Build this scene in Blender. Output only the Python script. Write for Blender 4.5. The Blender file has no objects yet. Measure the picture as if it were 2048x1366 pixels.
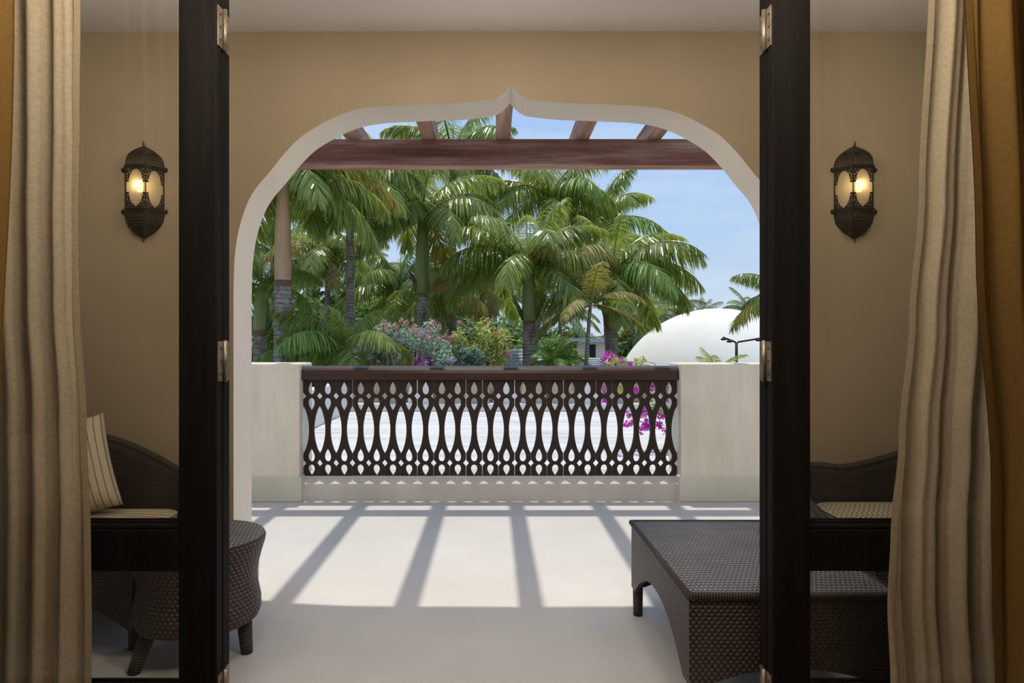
import bpy, bmesh, math, random
from mathutils import Vector, Matrix, noise
import numpy as np

PI = math.pi
SC = bpy.context.scene
COL = SC.collection
H = 1.2                      # camera height
F = 2048 * 24 / 36           # focal length in pixels of the 2048 wide frame
VX, VY = 985.0, 690.0        # vanishing point of the view axis

def X_(px, Y): return (px - VX) * Y / F
def Z_(py, Y): return H - (py - VY) * Y / F
def P(px, py, Y): return Vector((X_(px, Y), Y, Z_(py, Y)))

# ------------------------------------------------------------------ camera
cam = bpy.data.cameras.new('camera'); camo = bpy.data.objects.new('camera', cam); COL.objects.link(camo)
cam.lens = 24; cam.sensor_width = 36; cam.sensor_fit = 'HORIZONTAL'
cam.shift_x = (1024 - VX) / 2048; cam.shift_y = (VY - 683) / 2048
cam.clip_start = 0.05; cam.clip_end = 500
camo.location = (0, 0, H); camo.rotation_euler = (PI / 2, 0, 0)
SC.camera = camo

# ------------------------------------------------------------------ view, sky, sun, unseen lamps added in room and veranda
SC.view_settings.view_transform = 'Standard'; SC.view_settings.look = 'None'
SC.view_settings.gamma = 1; SC.view_settings.use_curve_mapping = False
SC.view_settings.exposure = 0.0
SC.cycles.max_bounces = 10; SC.cycles.diffuse_bounces = 5; SC.cycles.transparent_max_bounces = 16
SC.cycles.sample_clamp_indirect = 4.0; SC.cycles.caustics_reflective = False; SC.cycles.caustics_refractive = False

W = bpy.data.worlds.new('sky'); SC.world = W; W.use_nodes = True
nt = W.node_tree; nt.nodes.clear()
def N(nt, t, **kw):
    n = nt.nodes.new(t)
    for k, v in kw.items():
        if k.startswith('i_'): n.inputs[k[2:]].default_value = v
        elif k.startswith('n_'): n.inputs[int(k[2:])].default_value = v
        else: setattr(n, k, v)
    return n
def L(nt, a, b): nt.links.new(a, b)
def ramp(nt, fac, stops, interp='LINEAR'):
    r = N(nt, 'ShaderNodeValToRGB'); r.color_ramp.interpolation = interp
    while len(r.color_ramp.elements) < len(stops): r.color_ramp.elements.new(0.5)
    for e, (p, c) in zip(r.color_ramp.elements, stops):
        e.position = p; e.color = (*c, 1) if len(c) == 3 else c
    if fac is not None: L(nt, fac, r.inputs[0])
    return r
def math_(nt, op, a, b=None, c=None):
    n = N(nt, 'ShaderNodeMath', operation=op)
    for i, v in enumerate((a, b, c)):
        if v is None: continue
        if isinstance(v, (int, float)): n.inputs[i].default_value = v
        else: L(nt, v, n.inputs[i])
    return n.outputs[0]
def mixc(nt, fac, a, b, bt='MIX'):
    n = N(nt, 'ShaderNodeMixRGB', blend_type=bt)
    for i, v in enumerate((fac, a, b)):
        if isinstance(v, (int, float)): n.inputs[i].default_value = v
        elif isinstance(v, tuple): n.inputs[i].default_value = (*v[:3], 1)
        else: L(nt, v, n.inputs[i])
    return n.outputs[0]
def build_sky():
    tc = N(nt, 'ShaderNodeTexCoord')
    nrm = N(nt, 'ShaderNodeVectorMath', operation='NORMALIZE'); L(nt, tc.outputs['Generated'], nrm.inputs[0])
    sp = N(nt, 'ShaderNodeSeparateXYZ'); L(nt, nrm.outputs[0], sp.inputs[0])
    r = ramp(nt, sp.outputs[2], [(0.0, (.60, .72, .84)), (.09, (.53, .68, .87)), (.2, (.44, .62, .90)), (.34, (.39, .57, .90)), (1.0, (.40, .54, .82))])
    mp = N(nt, 'ShaderNodeMapping'); mp.inputs['Scale'].default_value = (1.4, 1.4, 7.0); mp.inputs['Location'].default_value = (.3, .2, .4)
    L(nt, nrm.outputs[0], mp.inputs[0])
    nz = N(nt, 'ShaderNodeTexNoise', i_Scale=2.2, i_Detail=6.0, i_Roughness=.55); L(nt, mp.outputs[0], nz.inputs['Vector'])
    cl = ramp(nt, nz.outputs[0], [(.44, (0, 0, 0)), (.72, (1, 1, 1))])
    f = math_(nt, 'MULTIPLY', cl.outputs[0], .55)
    c = mixc(nt, f, r.outputs[0], (.74, .85, .93))
    bg = N(nt, 'ShaderNodeBackground', i_Strength=1.0); L(nt, c, bg.inputs[0])
    out = N(nt, 'ShaderNodeOutputWorld'); L(nt, bg.outputs[0], out.inputs[0])
build_sky()

sun = bpy.data.lights.new('sun', 'SUN'); suno = bpy.data.objects.new('sun', sun); COL.objects.link(suno)
sun.energy = 2.9; sun.angle = math.radians(.8); sun.color = (1, .93, .81)
SUN_D = Vector((.034, -.187, -1.0))
suno.rotation_euler = SUN_D.to_track_quat('-Z', 'Y').to_euler()
suno.location = (0, 8, 30)

def point_lamp(name, loc, power, color, radius):
    l = bpy.data.lights.new(name, 'POINT'); o = bpy.data.objects.new(name, l); COL.objects.link(o)
    l.energy = power; l.color = color; l.shadow_soft_size = radius; o.location = loc
point_lamp('room_fill_left', (-.9, -2.3, 1.9), 10, (1, .84, .64), .35)  # unseen fill light added behind the camera, left
point_lamp('room_fill_right', (.9, -2.3, 1.9), 10, (1, .84, .64), .35)  # matching unseen fill on the right, no fixture modelled
point_lamp('door_fill_left', (-.6, 1.25, 2.28), 36, (1, .90, .76), .14)  # unseen fill added inside the doorway to brighten the arch wall
point_lamp('door_fill_right', (.6, 1.25, 2.28), 36, (1, .90, .76), .14)  # right half of the added arch wall fill
point_lamp('warm_lamp_left', (-2.1, .5, 1.9), 3, (1, .62, .28), .12)  # unseen warm lamp added beside the left curtain
point_lamp('warm_lamp_right', (2.1, .5, 1.9), 3, (1, .62, .28), .12)  # unseen warm lamp added beside the right curtain
for k in (-1.7, 0, 1.7): point_lamp('veranda_fill', (k, 2.35, 2.56), 9, (1, .93, .84), .12)  # unseen fill row added above the frame for veranda wall, floor and ceiling

# ------------------------------------------------------------------ tagging and object helpers
ROOTLOC = {}
def tag(o, label=None, cat=None, kind=None, group=None):
    if label: o['label'] = label
    if cat: o['category'] = cat
    if kind: o['kind'] = kind
    if group: o['group'] = group
    return o
def thing(name, loc, label, cat, kind=None, group=None):
    o = bpy.data.objects.new(name, None); COL.objects.link(o)
    o.location = loc; o.empty_display_size = .1; ROOTLOC[o] = Vector(loc)
    return tag(o, label, cat, kind, group)
def link(name, me, mats, parent=None, local=False, smooth=False):
    o = bpy.data.objects.new(name, me)
    COL.objects.link(o)
    if not isinstance(mats, (list, tuple)): mats = [mats]
    if not me.materials:
        for m in mats: me.materials.append(m)
    if parent is not None:
        o.parent = parent
        if not local and parent in ROOTLOC: o.matrix_parent_inverse = Matrix.Translation(-ROOTLOC[parent])
    if smooth:
        me.polygons.foreach_set('use_smooth', [True] * len(me.polygons))
    return o

class MB:
    def __init__(s): s.v = []; s.f = []; s.uv = []; s.mi = []
    def add(s, verts, faces, uvs=None, mi=0):
        b = len(s.v); s.v += [tuple(p) for p in verts]
        for k, f in enumerate(faces):
            s.f.append(tuple(i + b for i in f)); s.mi.append(mi)
            s.uv.append([tuple(u) for u in uvs[k]] if uvs else None)
    def grid(s, fn, nu, nv, uvf=None, closed_u=False, mi=0, flip=False):
        vs = []; n1 = nu if closed_u else nu + 1
        for j in range(nv + 1):
            for i in range(n1): vs.append(fn(i / nu, j / nv))
        fs = []; us = []
        for j in range(nv):
            for i in range(nu):
                a = j * n1 + i; b = j * n1 + (i + 1) % n1
                q = (a, b, b + n1, a + n1)
                cc = ((i, j), (i + 1, j), (i + 1, j + 1), (i, j + 1))
                if flip: q = q[::-1]; cc = cc[::-1]
                fs.append(q)
                us.append([uvf(ci / nu, cj / nv) if uvf else (ci / nu, cj / nv) for ci, cj in cc])
        s.add(vs, fs, us, mi)
    def box(s, x0, x1, y0, y1, z0, z1, mi=0):
        v = [(x0, y0, z0), (x1, y0, z0), (x1, y1, z0), (x0, y1, z0), (x0, y0, z1), (x1, y0, z1), (x1, y1, z1), (x0, y1, z1)]
        f = [(0, 3, 2, 1), (4, 5, 6, 7), (0, 1, 5, 4), (1, 2, 6, 5), (2, 3, 7, 6), (3, 0, 4, 7)]
        s.add(v, f, None, mi)
    def tube(s, pts, rads, n=8, mi=0, cap=True, us=1.0):
        pts = [Vector(p) for p in pts]; k = len(pts)
        if not isinstance(rads, (list, tuple)): rads = [rads] * k
        prev = None; vs = []; acc = [0]
        for i in range(k):
            t = (pts[min(i + 1, k - 1)] - pts[max(i - 1, 0)]).normalized()
            a = prev if prev else (Vector((1, 0, 0)) if abs(t.x) < .9 else Vector((0, 1, 0)))
            a = (a - t * a.dot(t)).normalized(); b = t.cross(a); prev = a
            for q in range(n):
                w = 2 * PI * q / n
                vs.append(pts[i] + (a * math.cos(w) + b * math.sin(w)) * rads[i])
            if i: acc.append(acc[-1] + (pts[i] - pts[i - 1]).length)
        fs = []; us_ = []
        for i in range(k - 1):
            for q in range(n):
                fs.append((i * n + q, i * n + (q + 1) % n, (i + 1) * n + (q + 1) % n, (i + 1) * n + q))
                r = 2 * PI * max(rads[i], rads[i + 1]) / n
                us_.append([(q * r, acc[i]), ((q + 1) * r, acc[i]), ((q + 1) * r, acc[i + 1]), (q * r, acc[i + 1])])
        if cap:
            fs.append(tuple(range(n))[::-1]); us_.append([(0, 0)] * n)
            fs.append(tuple(range((k - 1) * n, k * n))); us_.append([(0, 0)] * n)
        s.add(vs, fs, us_, mi)
    def lathe(s, c, prof, n=32, mi=0, uvs=None):
        c = Vector(c); acc = [0]
        for i in range(1, len(prof)): acc.append(acc[-1] + math.hypot(prof[i][0] - prof[i - 1][0], prof[i][1] - prof[i - 1][1]))
        m = len(prof) - 1; rm = max(p[0] for p in prof)
        def fn(u, v):
            r, z = prof[round(v * m)]; a = 2 * PI * u
            return (c.x + r * math.cos(a), c.y + r * math.sin(a), c.z + z)
        s.grid(fn, n, m, lambda u, v: (u * 2 * PI * rm, acc[round(v * m)]), closed_u=True, mi=mi)
    def mesh(s, name='m'):
        me = bpy.data.meshes.new(name); me.from_pydata(s.v, [], s.f)
        if any(u for u in s.uv):
            l = me.uv_layers.new(name='UVMap'); flat = []
            for f, u in zip(s.f, s.uv): flat += (u if u else [(0, 0)] * len(f))
            l.data.foreach_set('uv', [c for t in flat for c in t])
        if any(s.mi): me.polygons.foreach_set('material_index', s.mi)
        me.update(); return me
    def build(s, name, mats, parent=None, smooth=False, local=False):
        return link(name, s.mesh(name), mats, parent, local, smooth)

def box_uv(me):
    l = me.uv_layers.get('UVMap') or me.uv_layers.new(name='UVMap')
    for p in me.polygons:
        n = p.normal; ax = max(range(3), key=lambda i: abs(n[i]))
        for li in p.loop_indices:
            c = me.vertices[me.loops[li].vertex_index].co
            l.data[li].uv = (c.x, c.y) if ax == 2 else ((c.x, c.z) if ax == 1 else (c.y, c.z))
def bevel_mod(o, w, seg=2):
    m = o.modifiers.new('bevel', 'BEVEL'); m.width = w; m.segments = seg; m.limit_method = 'ANGLE'; m.angle_limit = math.radians(40); return o
def box(name, x0, x1, y0, y1, z0, z1, mat, parent=None, bev=0, uv=False):
    b = MB(); b.box(x0, x1, y0, y1, z0, z1); o = b.build(name, mat, parent)
    if uv: box_uv(o.data)
    if bev: bevel_mod(o, bev)
    return o
def plate(name, outer, holes, thick):
    """flat plate in XY with holes, thickness along Z, as a mesh"""
    cu = bpy.data.curves.new(name, 'CURVE'); cu.dimensions = '2D'; cu.fill_mode = 'BOTH'; cu.extrude = thick / 2
    for poly in [outer] + holes:
        sp = cu.splines.new('POLY'); sp.points.add(len(poly) - 1); sp.use_cyclic_u = True
        for p, (x, y) in zip(sp.points, poly): p.co = (x, y, 0, 1)
    o = bpy.data.objects.new(name, cu); COL.objects.link(o)
    dg = bpy.context.evaluated_depsgraph_get()
    me = bpy.data.meshes.new_from_object(o.evaluated_get(dg))
    bpy.data.objects.remove(o); bpy.data.curves.remove(cu)
    me.materials.clear(); me.name = name
    bm = bmesh.new(); bm.from_mesh(me); bmesh.ops.remove_doubles(bm, verts=bm.verts, dist=1e-5)
    bmesh.ops.recalc_face_normals(bm, faces=bm.faces); bm.to_mesh(me); bm.free()
    me.polygons.foreach_set('use_smooth', [False] * len(me.polygons))
    return me
def upright(me, Y, x=0, z=0, rot=0):
    """turn an XY plate to stand in the XZ plane at depth Y"""
    me.transform(Matrix.Translation((x, Y, z)) @ Matrix.Rotation(rot, 4, 'Z') @ Matrix.Rotation(PI / 2, 4, 'X')); return me

# ------------------------------------------------------------------ materials
def newmat(name):
    m = bpy.data.materials.new(name); m.use_nodes = True; t = m.node_tree; t.nodes.clear()
    out = N(t, 'ShaderNodeOutputMaterial'); return m, t, out
def principled(t, out, color, rough=.6, spec=.3, metal=0.0):
    p = N(t, 'ShaderNodeBsdfPrincipled')
    if isinstance(color, tuple): p.inputs['Base Color'].default_value = (*color, 1)
    else: L(t, color, p.inputs['Base Color'])
    if isinstance(rough, (int, float)): p.inputs['Roughness'].default_value = rough
    else: L(t, rough, p.inputs['Roughness'])
    p.inputs['Specular IOR Level'].default_value = spec; p.inputs['Metallic'].default_value = metal
    L(t, p.outputs[0], out.inputs[0]); return p
def bump(t, p, h, strength=.2, dist=.01):
    b = N(t, 'ShaderNodeBump', i_Strength=strength, i_Distance=dist); L(t, h, b.inputs['Height']); L(t, b.outputs[0], p.inputs['Normal'])
def objnoise(t, scale, detail=4, rough=.55, stretch=(1, 1, 1), coord='Object'):
    tc = N(t, 'ShaderNodeTexCoord'); mp = N(t, 'ShaderNodeMapping'); mp.inputs['Scale'].default_value = stretch
    L(t, tc.outputs[coord], mp.inputs[0])
    n = N(t, 'ShaderNodeTexNoise', i_Scale=scale, i_Detail=float(detail), i_Roughness=rough); L(t, mp.outputs[0], n.inputs['Vector'])
    return n.outputs[0]
def mottled(name, c0, c1, scale=2.0, rough=.8, spec=.2, bs=.1, bscale=40, stretch=(1, 1, 1), lo=.35, hi=.65, bd=.005):
    m, t, out = newmat(name)
    r = ramp(t, objnoise(t, scale, 5, .6, stretch), [(lo, c0), (hi, c1)])
    p = principled(t, out, r.outputs[0], rough, spec)
    if bs: bump(t, p, objnoise(t, bscale, 3, .6, stretch), bs, bd)
    return m
def plain(name, c, rough=.5, spec=.4, metal=0.0):
    m, t, out = newmat(name); principled(t, out, c, rough, spec, metal); return m

M = {}
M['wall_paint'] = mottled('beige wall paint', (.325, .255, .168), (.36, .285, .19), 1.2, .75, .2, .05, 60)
M['cream'] = mottled('cream plaster', (.86, .79, .69), (.89, .82, .72), 1.5, .8, .2, .06, 50)
M['ceiling'] = mottled('white ceiling', (.86, .83, .79), (.88, .85, .81), 1.5, .9, .1, .04, 50)
M['floor'] = mottled('polished pale cement floor', (.54, .525, .51), (.60, .585, .57), 1.7, .55, .25, .04, 30, lo=.3, hi=.7)
def pier_mat():
    m, t, out = newmat('weathered cream render')
    a = ramp(t, objnoise(t, 1.6, 6, .65), [(.32, (.74, .69, .59)), (.6, (.84, .78, .67))])
    s = ramp(t, objnoise(t, 9, 4, .6, (1, 1, .12)), [(.35, (.86, .86, .84)), (.6, (1, 1, 1))])
    c = mixc(t, .6, a.outputs[0], s.outputs[0], 'MULTIPLY')
    p = principled(t, out, c, .85, .15); bump(t, p, objnoise(t, 50, 3), .12, .006); return m
M['pier'] = pier_mat()
M['skirt'] = mottled('grey green weathered render', (.60, .58, .50), (.68, .66, .57), 2.5, .85, .15, .12, 45)
M['curb'] = mottled('grey cement kerb', (.54, .51, .475), (.64, .61, .57), 2.5, .85, .15, .12, 45)
def roof_mat():
    m, t, out = newmat('streaked white roof screed')
    a = ramp(t, objnoise(t, 1.3, 7, .7, (.25, 2.2, 1)), [(.34, (.47, .46, .45)), (.5, (.64, .63, .62)), (.62, (.70, .69, .68))])
    d = ramp(t, objnoise(t, 5, 6, .75, (.4, 2, 1)), [(.28, (.72, .70, .69)), (.45, (1, 1, 1))])
    c = mixc(t, .8, a.outputs[0], d.outputs[0], 'MULTIPLY')
    p = principled(t, out, c, .9, .1); bump(t, p, objnoise(t, 20, 4), .15, .01); return m
M['roof'] = roof_mat()
M['white_wall'] = mottled('white render', (.66, .63, .60), (.74, .71, .68), 1.1, .9, .1, .1, 30)
M['tan_wall'] = mottled('tan render', (.40, .335, .24), (.50, .43, .33), 1.6, .9, .1, .1, 30)
M['dome'] = mottled('white dome plaster', (.86, .82, .74), (.90, .87, .80), .8, .9, .1, .12, 3, lo=.3, hi=.6, bd=.05)
def wood(name, c0, c1, c2, axis, rough=.6, gs=22, spec=.25, bs=.3):
    m, t, out = newmat(name)
    st = [1, 1, 1]; st[axis] = .07
    g = ramp(t, objnoise(t, gs, 6, .65, tuple(st)), [(.3, c0), (.5, c1), (.72, c2)])
    p = principled(t, out, g.outputs[0], rough, spec); bump(t, p, objnoise(t, gs * 2, 5, .6, tuple(st)), bs, .006); return m
M['beam'] = wood('weathered red brown beam', (.115, .046, .029), (.245, .112, .076), (.47, .32, .245), 0, .8, 11)
M['rafter'] = wood('weathered grey brown rafter', (.16, .08, .055), (.32, .19, .14), (.5, .36, .29), 1, .75, 14)
M['handrail'] = wood('oiled brown handrail', (.030, .010, .007), (.050, .018, .012), (.075, .030, .021), 0, .33, 12, .5, .12)
M['plank'] = wood('dark stained plank', (.020, .012, .009), (.030, .019, .014), (.042, .028, .021), 2, .5, 20, .3, .2)
M['door'] = wood('ebonised door frame', (.006, .005, .0044), (.009, .0075, .0068), (.013, .011, .010), 2, .6, 18, .05, .08)
M['hinge'] = mottled('aged steel hinge', (.16, .125, .09), (.30, .25, .19), 25, .42, .5, .1, 90); M['hinge'].node_tree.nodes
for n in M['hinge'].node_tree.nodes:
    if n.type == 'BSDF_PRINCIPLED': n.inputs['Metallic'].default_value = .7
M['screw'] = plain('dark screw head', (.05, .04, .03), .4, .5, .6)
def glass_mat(name, tint, refl=1.0):
    m, t, out = newmat(name)
    tr = N(t, 'ShaderNodeBsdfTransparent'); tr.inputs[0].default_value = (*tint, 1)
    gl = N(t, 'ShaderNodeBsdfGlossy', i_Roughness=.0); gl.inputs[0].default_value = (refl, refl, refl, 1)
    fr = N(t, 'ShaderNodeFresnel', i_IOR=1.5)
    mx = N(t, 'ShaderNodeMixShader'); L(t, math_(t, 'MULTIPLY', fr.outputs[0], .45), mx.inputs[0]); L(t, tr.outputs[0], mx.inputs[1]); L(t, gl.outputs[0], mx.inputs[2]); L(t, mx.outputs[0], out.inputs[0])
    return m
M['glass'] = glass_mat('door glass', (.98, .98, .975))
def wicker_mat(name, dark, light, su, sv, step=1.0, bs=.8, rough=.45):
    m, t, out = newmat(name)
    uv = N(t, 'ShaderNodeUVMap'); sp = N(t, 'ShaderNodeSeparateXYZ'); L(t, uv.outputs[0], sp.inputs[0])
    U = math_(t, 'MULTIPLY', sp.outputs[0], su); V = math_(t, 'MULTIPLY', sp.outputs[1], sv)
    row = math_(t, 'FLOOR', V); fv = math_(t, 'FRACT', V)
    a = math_(t, 'SINE', math_(t, 'MULTIPLY', math_(t, 'ADD', U, math_(t, 'MULTIPLY', row, step)), PI))
    over = math_(t, 'ADD', .5, math_(t, 'MULTIPLY', a, .5))
    q = math_(t, 'SUBTRACT', math_(t, 'MULTIPLY', fv, 2.0), 1.0)
    prof = math_(t, 'SUBTRACT', 1.0, math_(t, 'MULTIPLY', q, q))
    h = math_(t, 'MULTIPLY', prof, math_(t, 'ADD', .25, math_(t, 'MULTIPLY', over, .75)))
    big = ramp(t, objnoise(t, 6, 3), [(.35, (.75, .75, .75)), (.65, (1.1, 1.1, 1.1))])
    c = ramp(t, h, [(.08, dark), (.75, light)])
    cc = mixc(t, 1.0, c.outputs[0], big.outputs[0], 'MULTIPLY')
    p = principled(t, out, cc, rough, .45); bump(t, p, h, bs, .006); return m
M['wicker'] = wicker_mat('dark brown wicker', (.012, .008, .006), (.085, .058, .045), 100, 80)
M['wicker_top'] = wicker_mat('grey brown wicker top', (.022, .02, .021), (.30, .28, .28), 125, 42, .62, .9, .38)
M['wicker_fine'] = wicker_mat('fine dark wicker', (.014, .010, .008), (.060, .044, .034), 90, 130, 1.0, .7)
M['wicker_drum'] = wicker_mat('coarse brown wicker', (.010, .006, .005), (.115, .075, .058), 92, 66, 1.0, 1.0)
M['cane'] = wicker_mat('wrapped cane', (.010, .007, .005), (.07, .048, .036), 2, 110, 0, .8)
def stripe_mat(name, base, line, freq, width, slant=0.0):
    m, t, out = newmat(name)
    uv = N(t, 'ShaderNodeUVMap'); sp = N(t, 'ShaderNodeSeparateXYZ'); L(t, uv.outputs[0], sp.inputs[0])
    U = math_(t, 'ADD', math_(t, 'MULTIPLY', sp.outputs[0], freq), math_(t, 'MULTIPLY', sp.outputs[1], slant))
    f = math_(t, 'LESS_THAN', math_(t, 'FRACT', U), width)
    c = mixc(t, f, base, line)
    p = principled(t, out, c, .9, .1); bump(t, p, objnoise(t, 260, 2), .15, .002); return m
M['stripe'] = stripe_mat('cream fabric with thin brown stripes', (.55, .46, .31), (.12, .08, .045), 36, .11)
def herring_mat():
    m, t, out = newmat('cream herringbone fabric')
    uv = N(t, 'ShaderNodeUVMap'); sp = N(t, 'ShaderNodeSeparateXYZ'); L(t, uv.outputs[0], sp.inputs[0])
    tri = math_(t, 'PINGPONG', math_(t, 'MULTIPLY', sp.outputs[0], 1.0), .035)
    k = math_(t, 'FRACT', math_(t, 'MULTIPLY', math_(t, 'ADD', sp.outputs[1], tri), 46))
    c = mixc(t, math_(t, 'LESS_THAN', k, .38), (.54, .46, .33), (.11, .08, .05))
    principled(t, out, c, .9, .1); return m
M['herring'] = herring_mat()
M['stripe_seat'] = stripe_mat('cream seat fabric with brown stripes', (.55, .46, .31), (.16, .11, .065), 24, .2)
def cloth_mat(name, base, transp, trl):
    m, t, out = newmat(name)
    w = objnoise(t, 300, 2, .6, (1, 1, .25)); w2 = objnoise(t, 300, 2, .6, (.2, .2, 1))
    wv = math_(t, 'ADD', math_(t, 'MULTIPLY', w, .5), math_(t, 'MULTIPLY', w2, .5))
    c = ramp(t, wv, [(.38, tuple(x * .8 for x in base)), (.62, base)])
    p = N(t, 'ShaderNodeBsdfDiffuse'); L(t, c.outputs[0], p.inputs[0])
    b = N(t, 'ShaderNodeBump', i_Strength=.2, i_Distance=.002); L(t, wv, b.inputs['Height']); L(t, b.outputs[0], p.inputs['Normal'])
    tl = N(t, 'ShaderNodeBsdfTranslucent'); L(t, c.outputs[0], tl.inputs[0])
    mx = N(t, 'ShaderNodeMixShader'); mx.inputs[0].default_value = trl; L(t, p.outputs[0], mx.inputs[1]); L(t, tl.outputs[0], mx.inputs[2])
    tr = N(t, 'ShaderNodeBsdfTransparent'); m2 = N(t, 'ShaderNodeMixShader'); m2.inputs[0].default_value = transp
    L(t, mx.outputs[0], m2.inputs[1]); L(t, tr.outputs[0], m2.inputs[2]); L(t, m2.outputs[0], out.inputs[0]); return m
M['linen'] = cloth_mat('sheer linen', (.50, .415, .29), .10, .45)
M['iron'] = mottled('blackened pierced brass', (.010, .007, .005), (.020, .014, .010), 30, .5, .3, .1, 120)
def frosted():
    m, t, out = newmat('frosted amber glass')
    tr = N(t, 'ShaderNodeBsdfTransparent'); tr.inputs[0].default_value = (1, .9, .72, 1)
    tl = N(t, 'ShaderNodeBsdfTranslucent'); tl.inputs[0].default_value = (.95, .78, .5, 1)
    df = N(t, 'ShaderNodeBsdfDiffuse'); df.inputs[0].default_value = (.8, .68, .48, 1)
    a = N(t, 'ShaderNodeMixShader'); a.inputs[0].default_value = .5; L(t, tl.outputs[0], a.inputs[1]); L(t, df.outputs[0], a.inputs[2])
    b = N(t, 'ShaderNodeMixShader'); b.inputs[0].default_value = .28; L(t, a.outputs[0], b.inputs[1]); L(t, tr.outputs[0], b.inputs[2])
    L(t, b.outputs[0], out.inputs[0]); return m
M['frosted'] = frosted()
def emit(name, c, s):
    m, t, out = newmat(name); e = N(t, 'ShaderNodeEmission', i_Strength=s); e.inputs[0].default_value = (*c, 1); L(t, e.outputs[0], out.inputs[0]); return m
M['bulb'] = emit('warm lamp tube', (1, .78, .42), 5)
def leaf_mat(name, c0, c1, trans, rough=.38, spec=.5, trl=.35, nscale=.7):
    m, t, out = newmat(name)
    oi = N(t, 'ShaderNodeObjectInfo')
    ge_ = N(t, 'ShaderNodeNewGeometry')
    f = math_(t, 'ADD', math_(t, 'MULTIPLY', objnoise(t, nscale, 3, .6), .45), math_(t, 'ADD', math_(t, 'MULTIPLY', oi.outputs['Random'], .2), math_(t, 'MULTIPLY', ge_.outputs['Random Per Island'], .4)))
    c = ramp(t, f, [(.28, tuple(x * .55 for x in c0)), (.72, tuple(min(.9, x * 1.35) for x in c1))])
    p = N(t, 'ShaderNodeBsdfPrincipled'); L(t, c.outputs[0], p.inputs['Base Color']); p.inputs['Roughness'].default_value = rough; p.inputs['Specular IOR Level'].default_value = spec
    tl = N(t, 'ShaderNodeBsdfTranslucent'); tl.inputs[0].default_value = (*trans, 1)
    mx = N(t, 'ShaderNodeMixShader'); mx.inputs[0].default_value = trl; L(t, p.outputs[0], mx.inputs[1]); L(t, tl.outputs[0], mx.inputs[2]); L(t, mx.outputs[0], out.inputs[0]); return m
M['frond'] = leaf_mat('royal palm leaflets', (.12, .17, .04), (.29, .36, .10), (.50, .58, .10), .30, .7, .45)
M['frond_bright'] = leaf_mat('young palm leaflets', (.15, .26, .05), (.27, .40, .09), (.42, .55, .08))
M['frond_yellow'] = leaf_mat('yellowing palm leaflets', (.26, .25, .06), (.42, .37, .11), (.55, .48, .10), .5)
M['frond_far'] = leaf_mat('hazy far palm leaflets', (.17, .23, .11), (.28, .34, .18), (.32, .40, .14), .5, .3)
M['rachis'] = plain('pale green leaf rib', (.16, .19, .06), .45, .4)
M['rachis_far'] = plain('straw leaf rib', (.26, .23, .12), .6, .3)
def trunk_mat(name, c0, c1, c2):
    m, t, out = newmat(name)
    g = ramp(t, objnoise(t, 3.2, 6, .7, (2, 2, .9)), [(.3, c0), (.52, c1), (.72, c2)])
    b = objnoise(t, 10, 4, .7, (.25, .25, 2.2))
    c = mixc(t, .75, g.outputs[0], ramp(t, b, [(.34, (.35, .33, .32)), (.52, (1, 1, 1))]).outputs[0], 'MULTIPLY')
    tc = N(t, 'ShaderNodeTexCoord'); sz = N(t, 'ShaderNodeSeparateXYZ'); L(t, tc.outputs['Object'], sz.inputs[0])
    rg = math_(t, 'FRACT', math_(t, 'ADD', math_(t, 'MULTIPLY', sz.outputs[2], 8.5), math_(t, 'MULTIPLY', objnoise(t, 4, 2), 1.2)))
    c = mixc(t, .8, c, ramp(t, rg, [(.0, (.30, .27, .25)), (.14, (.5, .47, .45)), (.24, (1, 1, 1)), (1.0, (.88, .88, .88))]).outputs[0], 'MULTIPLY')
    p = principled(t, out, c, .9, .1); bump(t, p, rg, .5, .03); return m
M['trunk'] = trunk_mat('ringed grey palm bark', (.13, .10, .08), (.36, .30, .265), (.5, .45, .41))
M['trunk_pale'] = trunk_mat('pale coconut bark', (.2, .18, .15), (.36, .33, .29), (.45, .42, .38))
M['shaft_tan'] = mottled('tan crownshaft', (.42, .23, .12), (.60, .38, .23), 1.6, .55, .3, .1, 12, (1, 1, .2))
M['shaft_green'] = mottled('green crownshaft', (.16, .21, .06), (.30, .34, .12), 1.6, .45, .4, .1, 12, (2, 2, .2))
M['boot'] = mottled('dry leaf base', (.12, .07, .04), (.27, .17, .10), 3, .8, .2, .2, 18, (1, 1, .25))
M['boot_green'] = mottled('green spathe', (.035, .06, .022), (.09, .13, .04), 3, .5, .4, .1, 18)
M['flower_stalk'] = mottled('straw flower spray', (.34, .22, .10), (.5, .34, .17), 4, .9, .1, 0)
M['leaf_green'] = leaf_mat('broad leaves', (.10, .18, .05), (.22, .33, .10), (.30, .44, .08), .5, .3, .35, 1.5)
M['leaf_dark'] = leaf_mat('dark broad leaves', (.07, .12, .04), (.16, .24, .09), (.24, .34, .07), .5, .3, .3, .5)
M['leaf_lime'] = leaf_mat('yellow green leaves', (.36, .40, .10), (.55, .55, .2), (.55, .58, .15), .6, .2, .4, 2)
M['leaf_blue'] = leaf_mat('grey green leaves', (.2, .32, .21), (.36, .48, .35), (.3, .45, .22), .6, .2, .3, 2)
M['petal_pink'] = leaf_mat('pink petals', (.55, .25, .32), (.75, .42, .42), (.7, .35, .35), .7, .1, .35, 4)
M['petal_lilac'] = leaf_mat('lilac petals', (.38, .22, .44), (.52, .40, .62), (.5, .35, .6), .7, .1, .35, 4)
M['petal_magenta'] = leaf_mat('magenta bracts', (.34, .012, .32), (.56, .05, .50), (.65, .04, .55), .7, .1, .4, 4)
M['branch'] = mottled('pale grey branch', (.28, .25, .22), (.42, .39, .34), 5, .9, .1, .2, 30)
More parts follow.
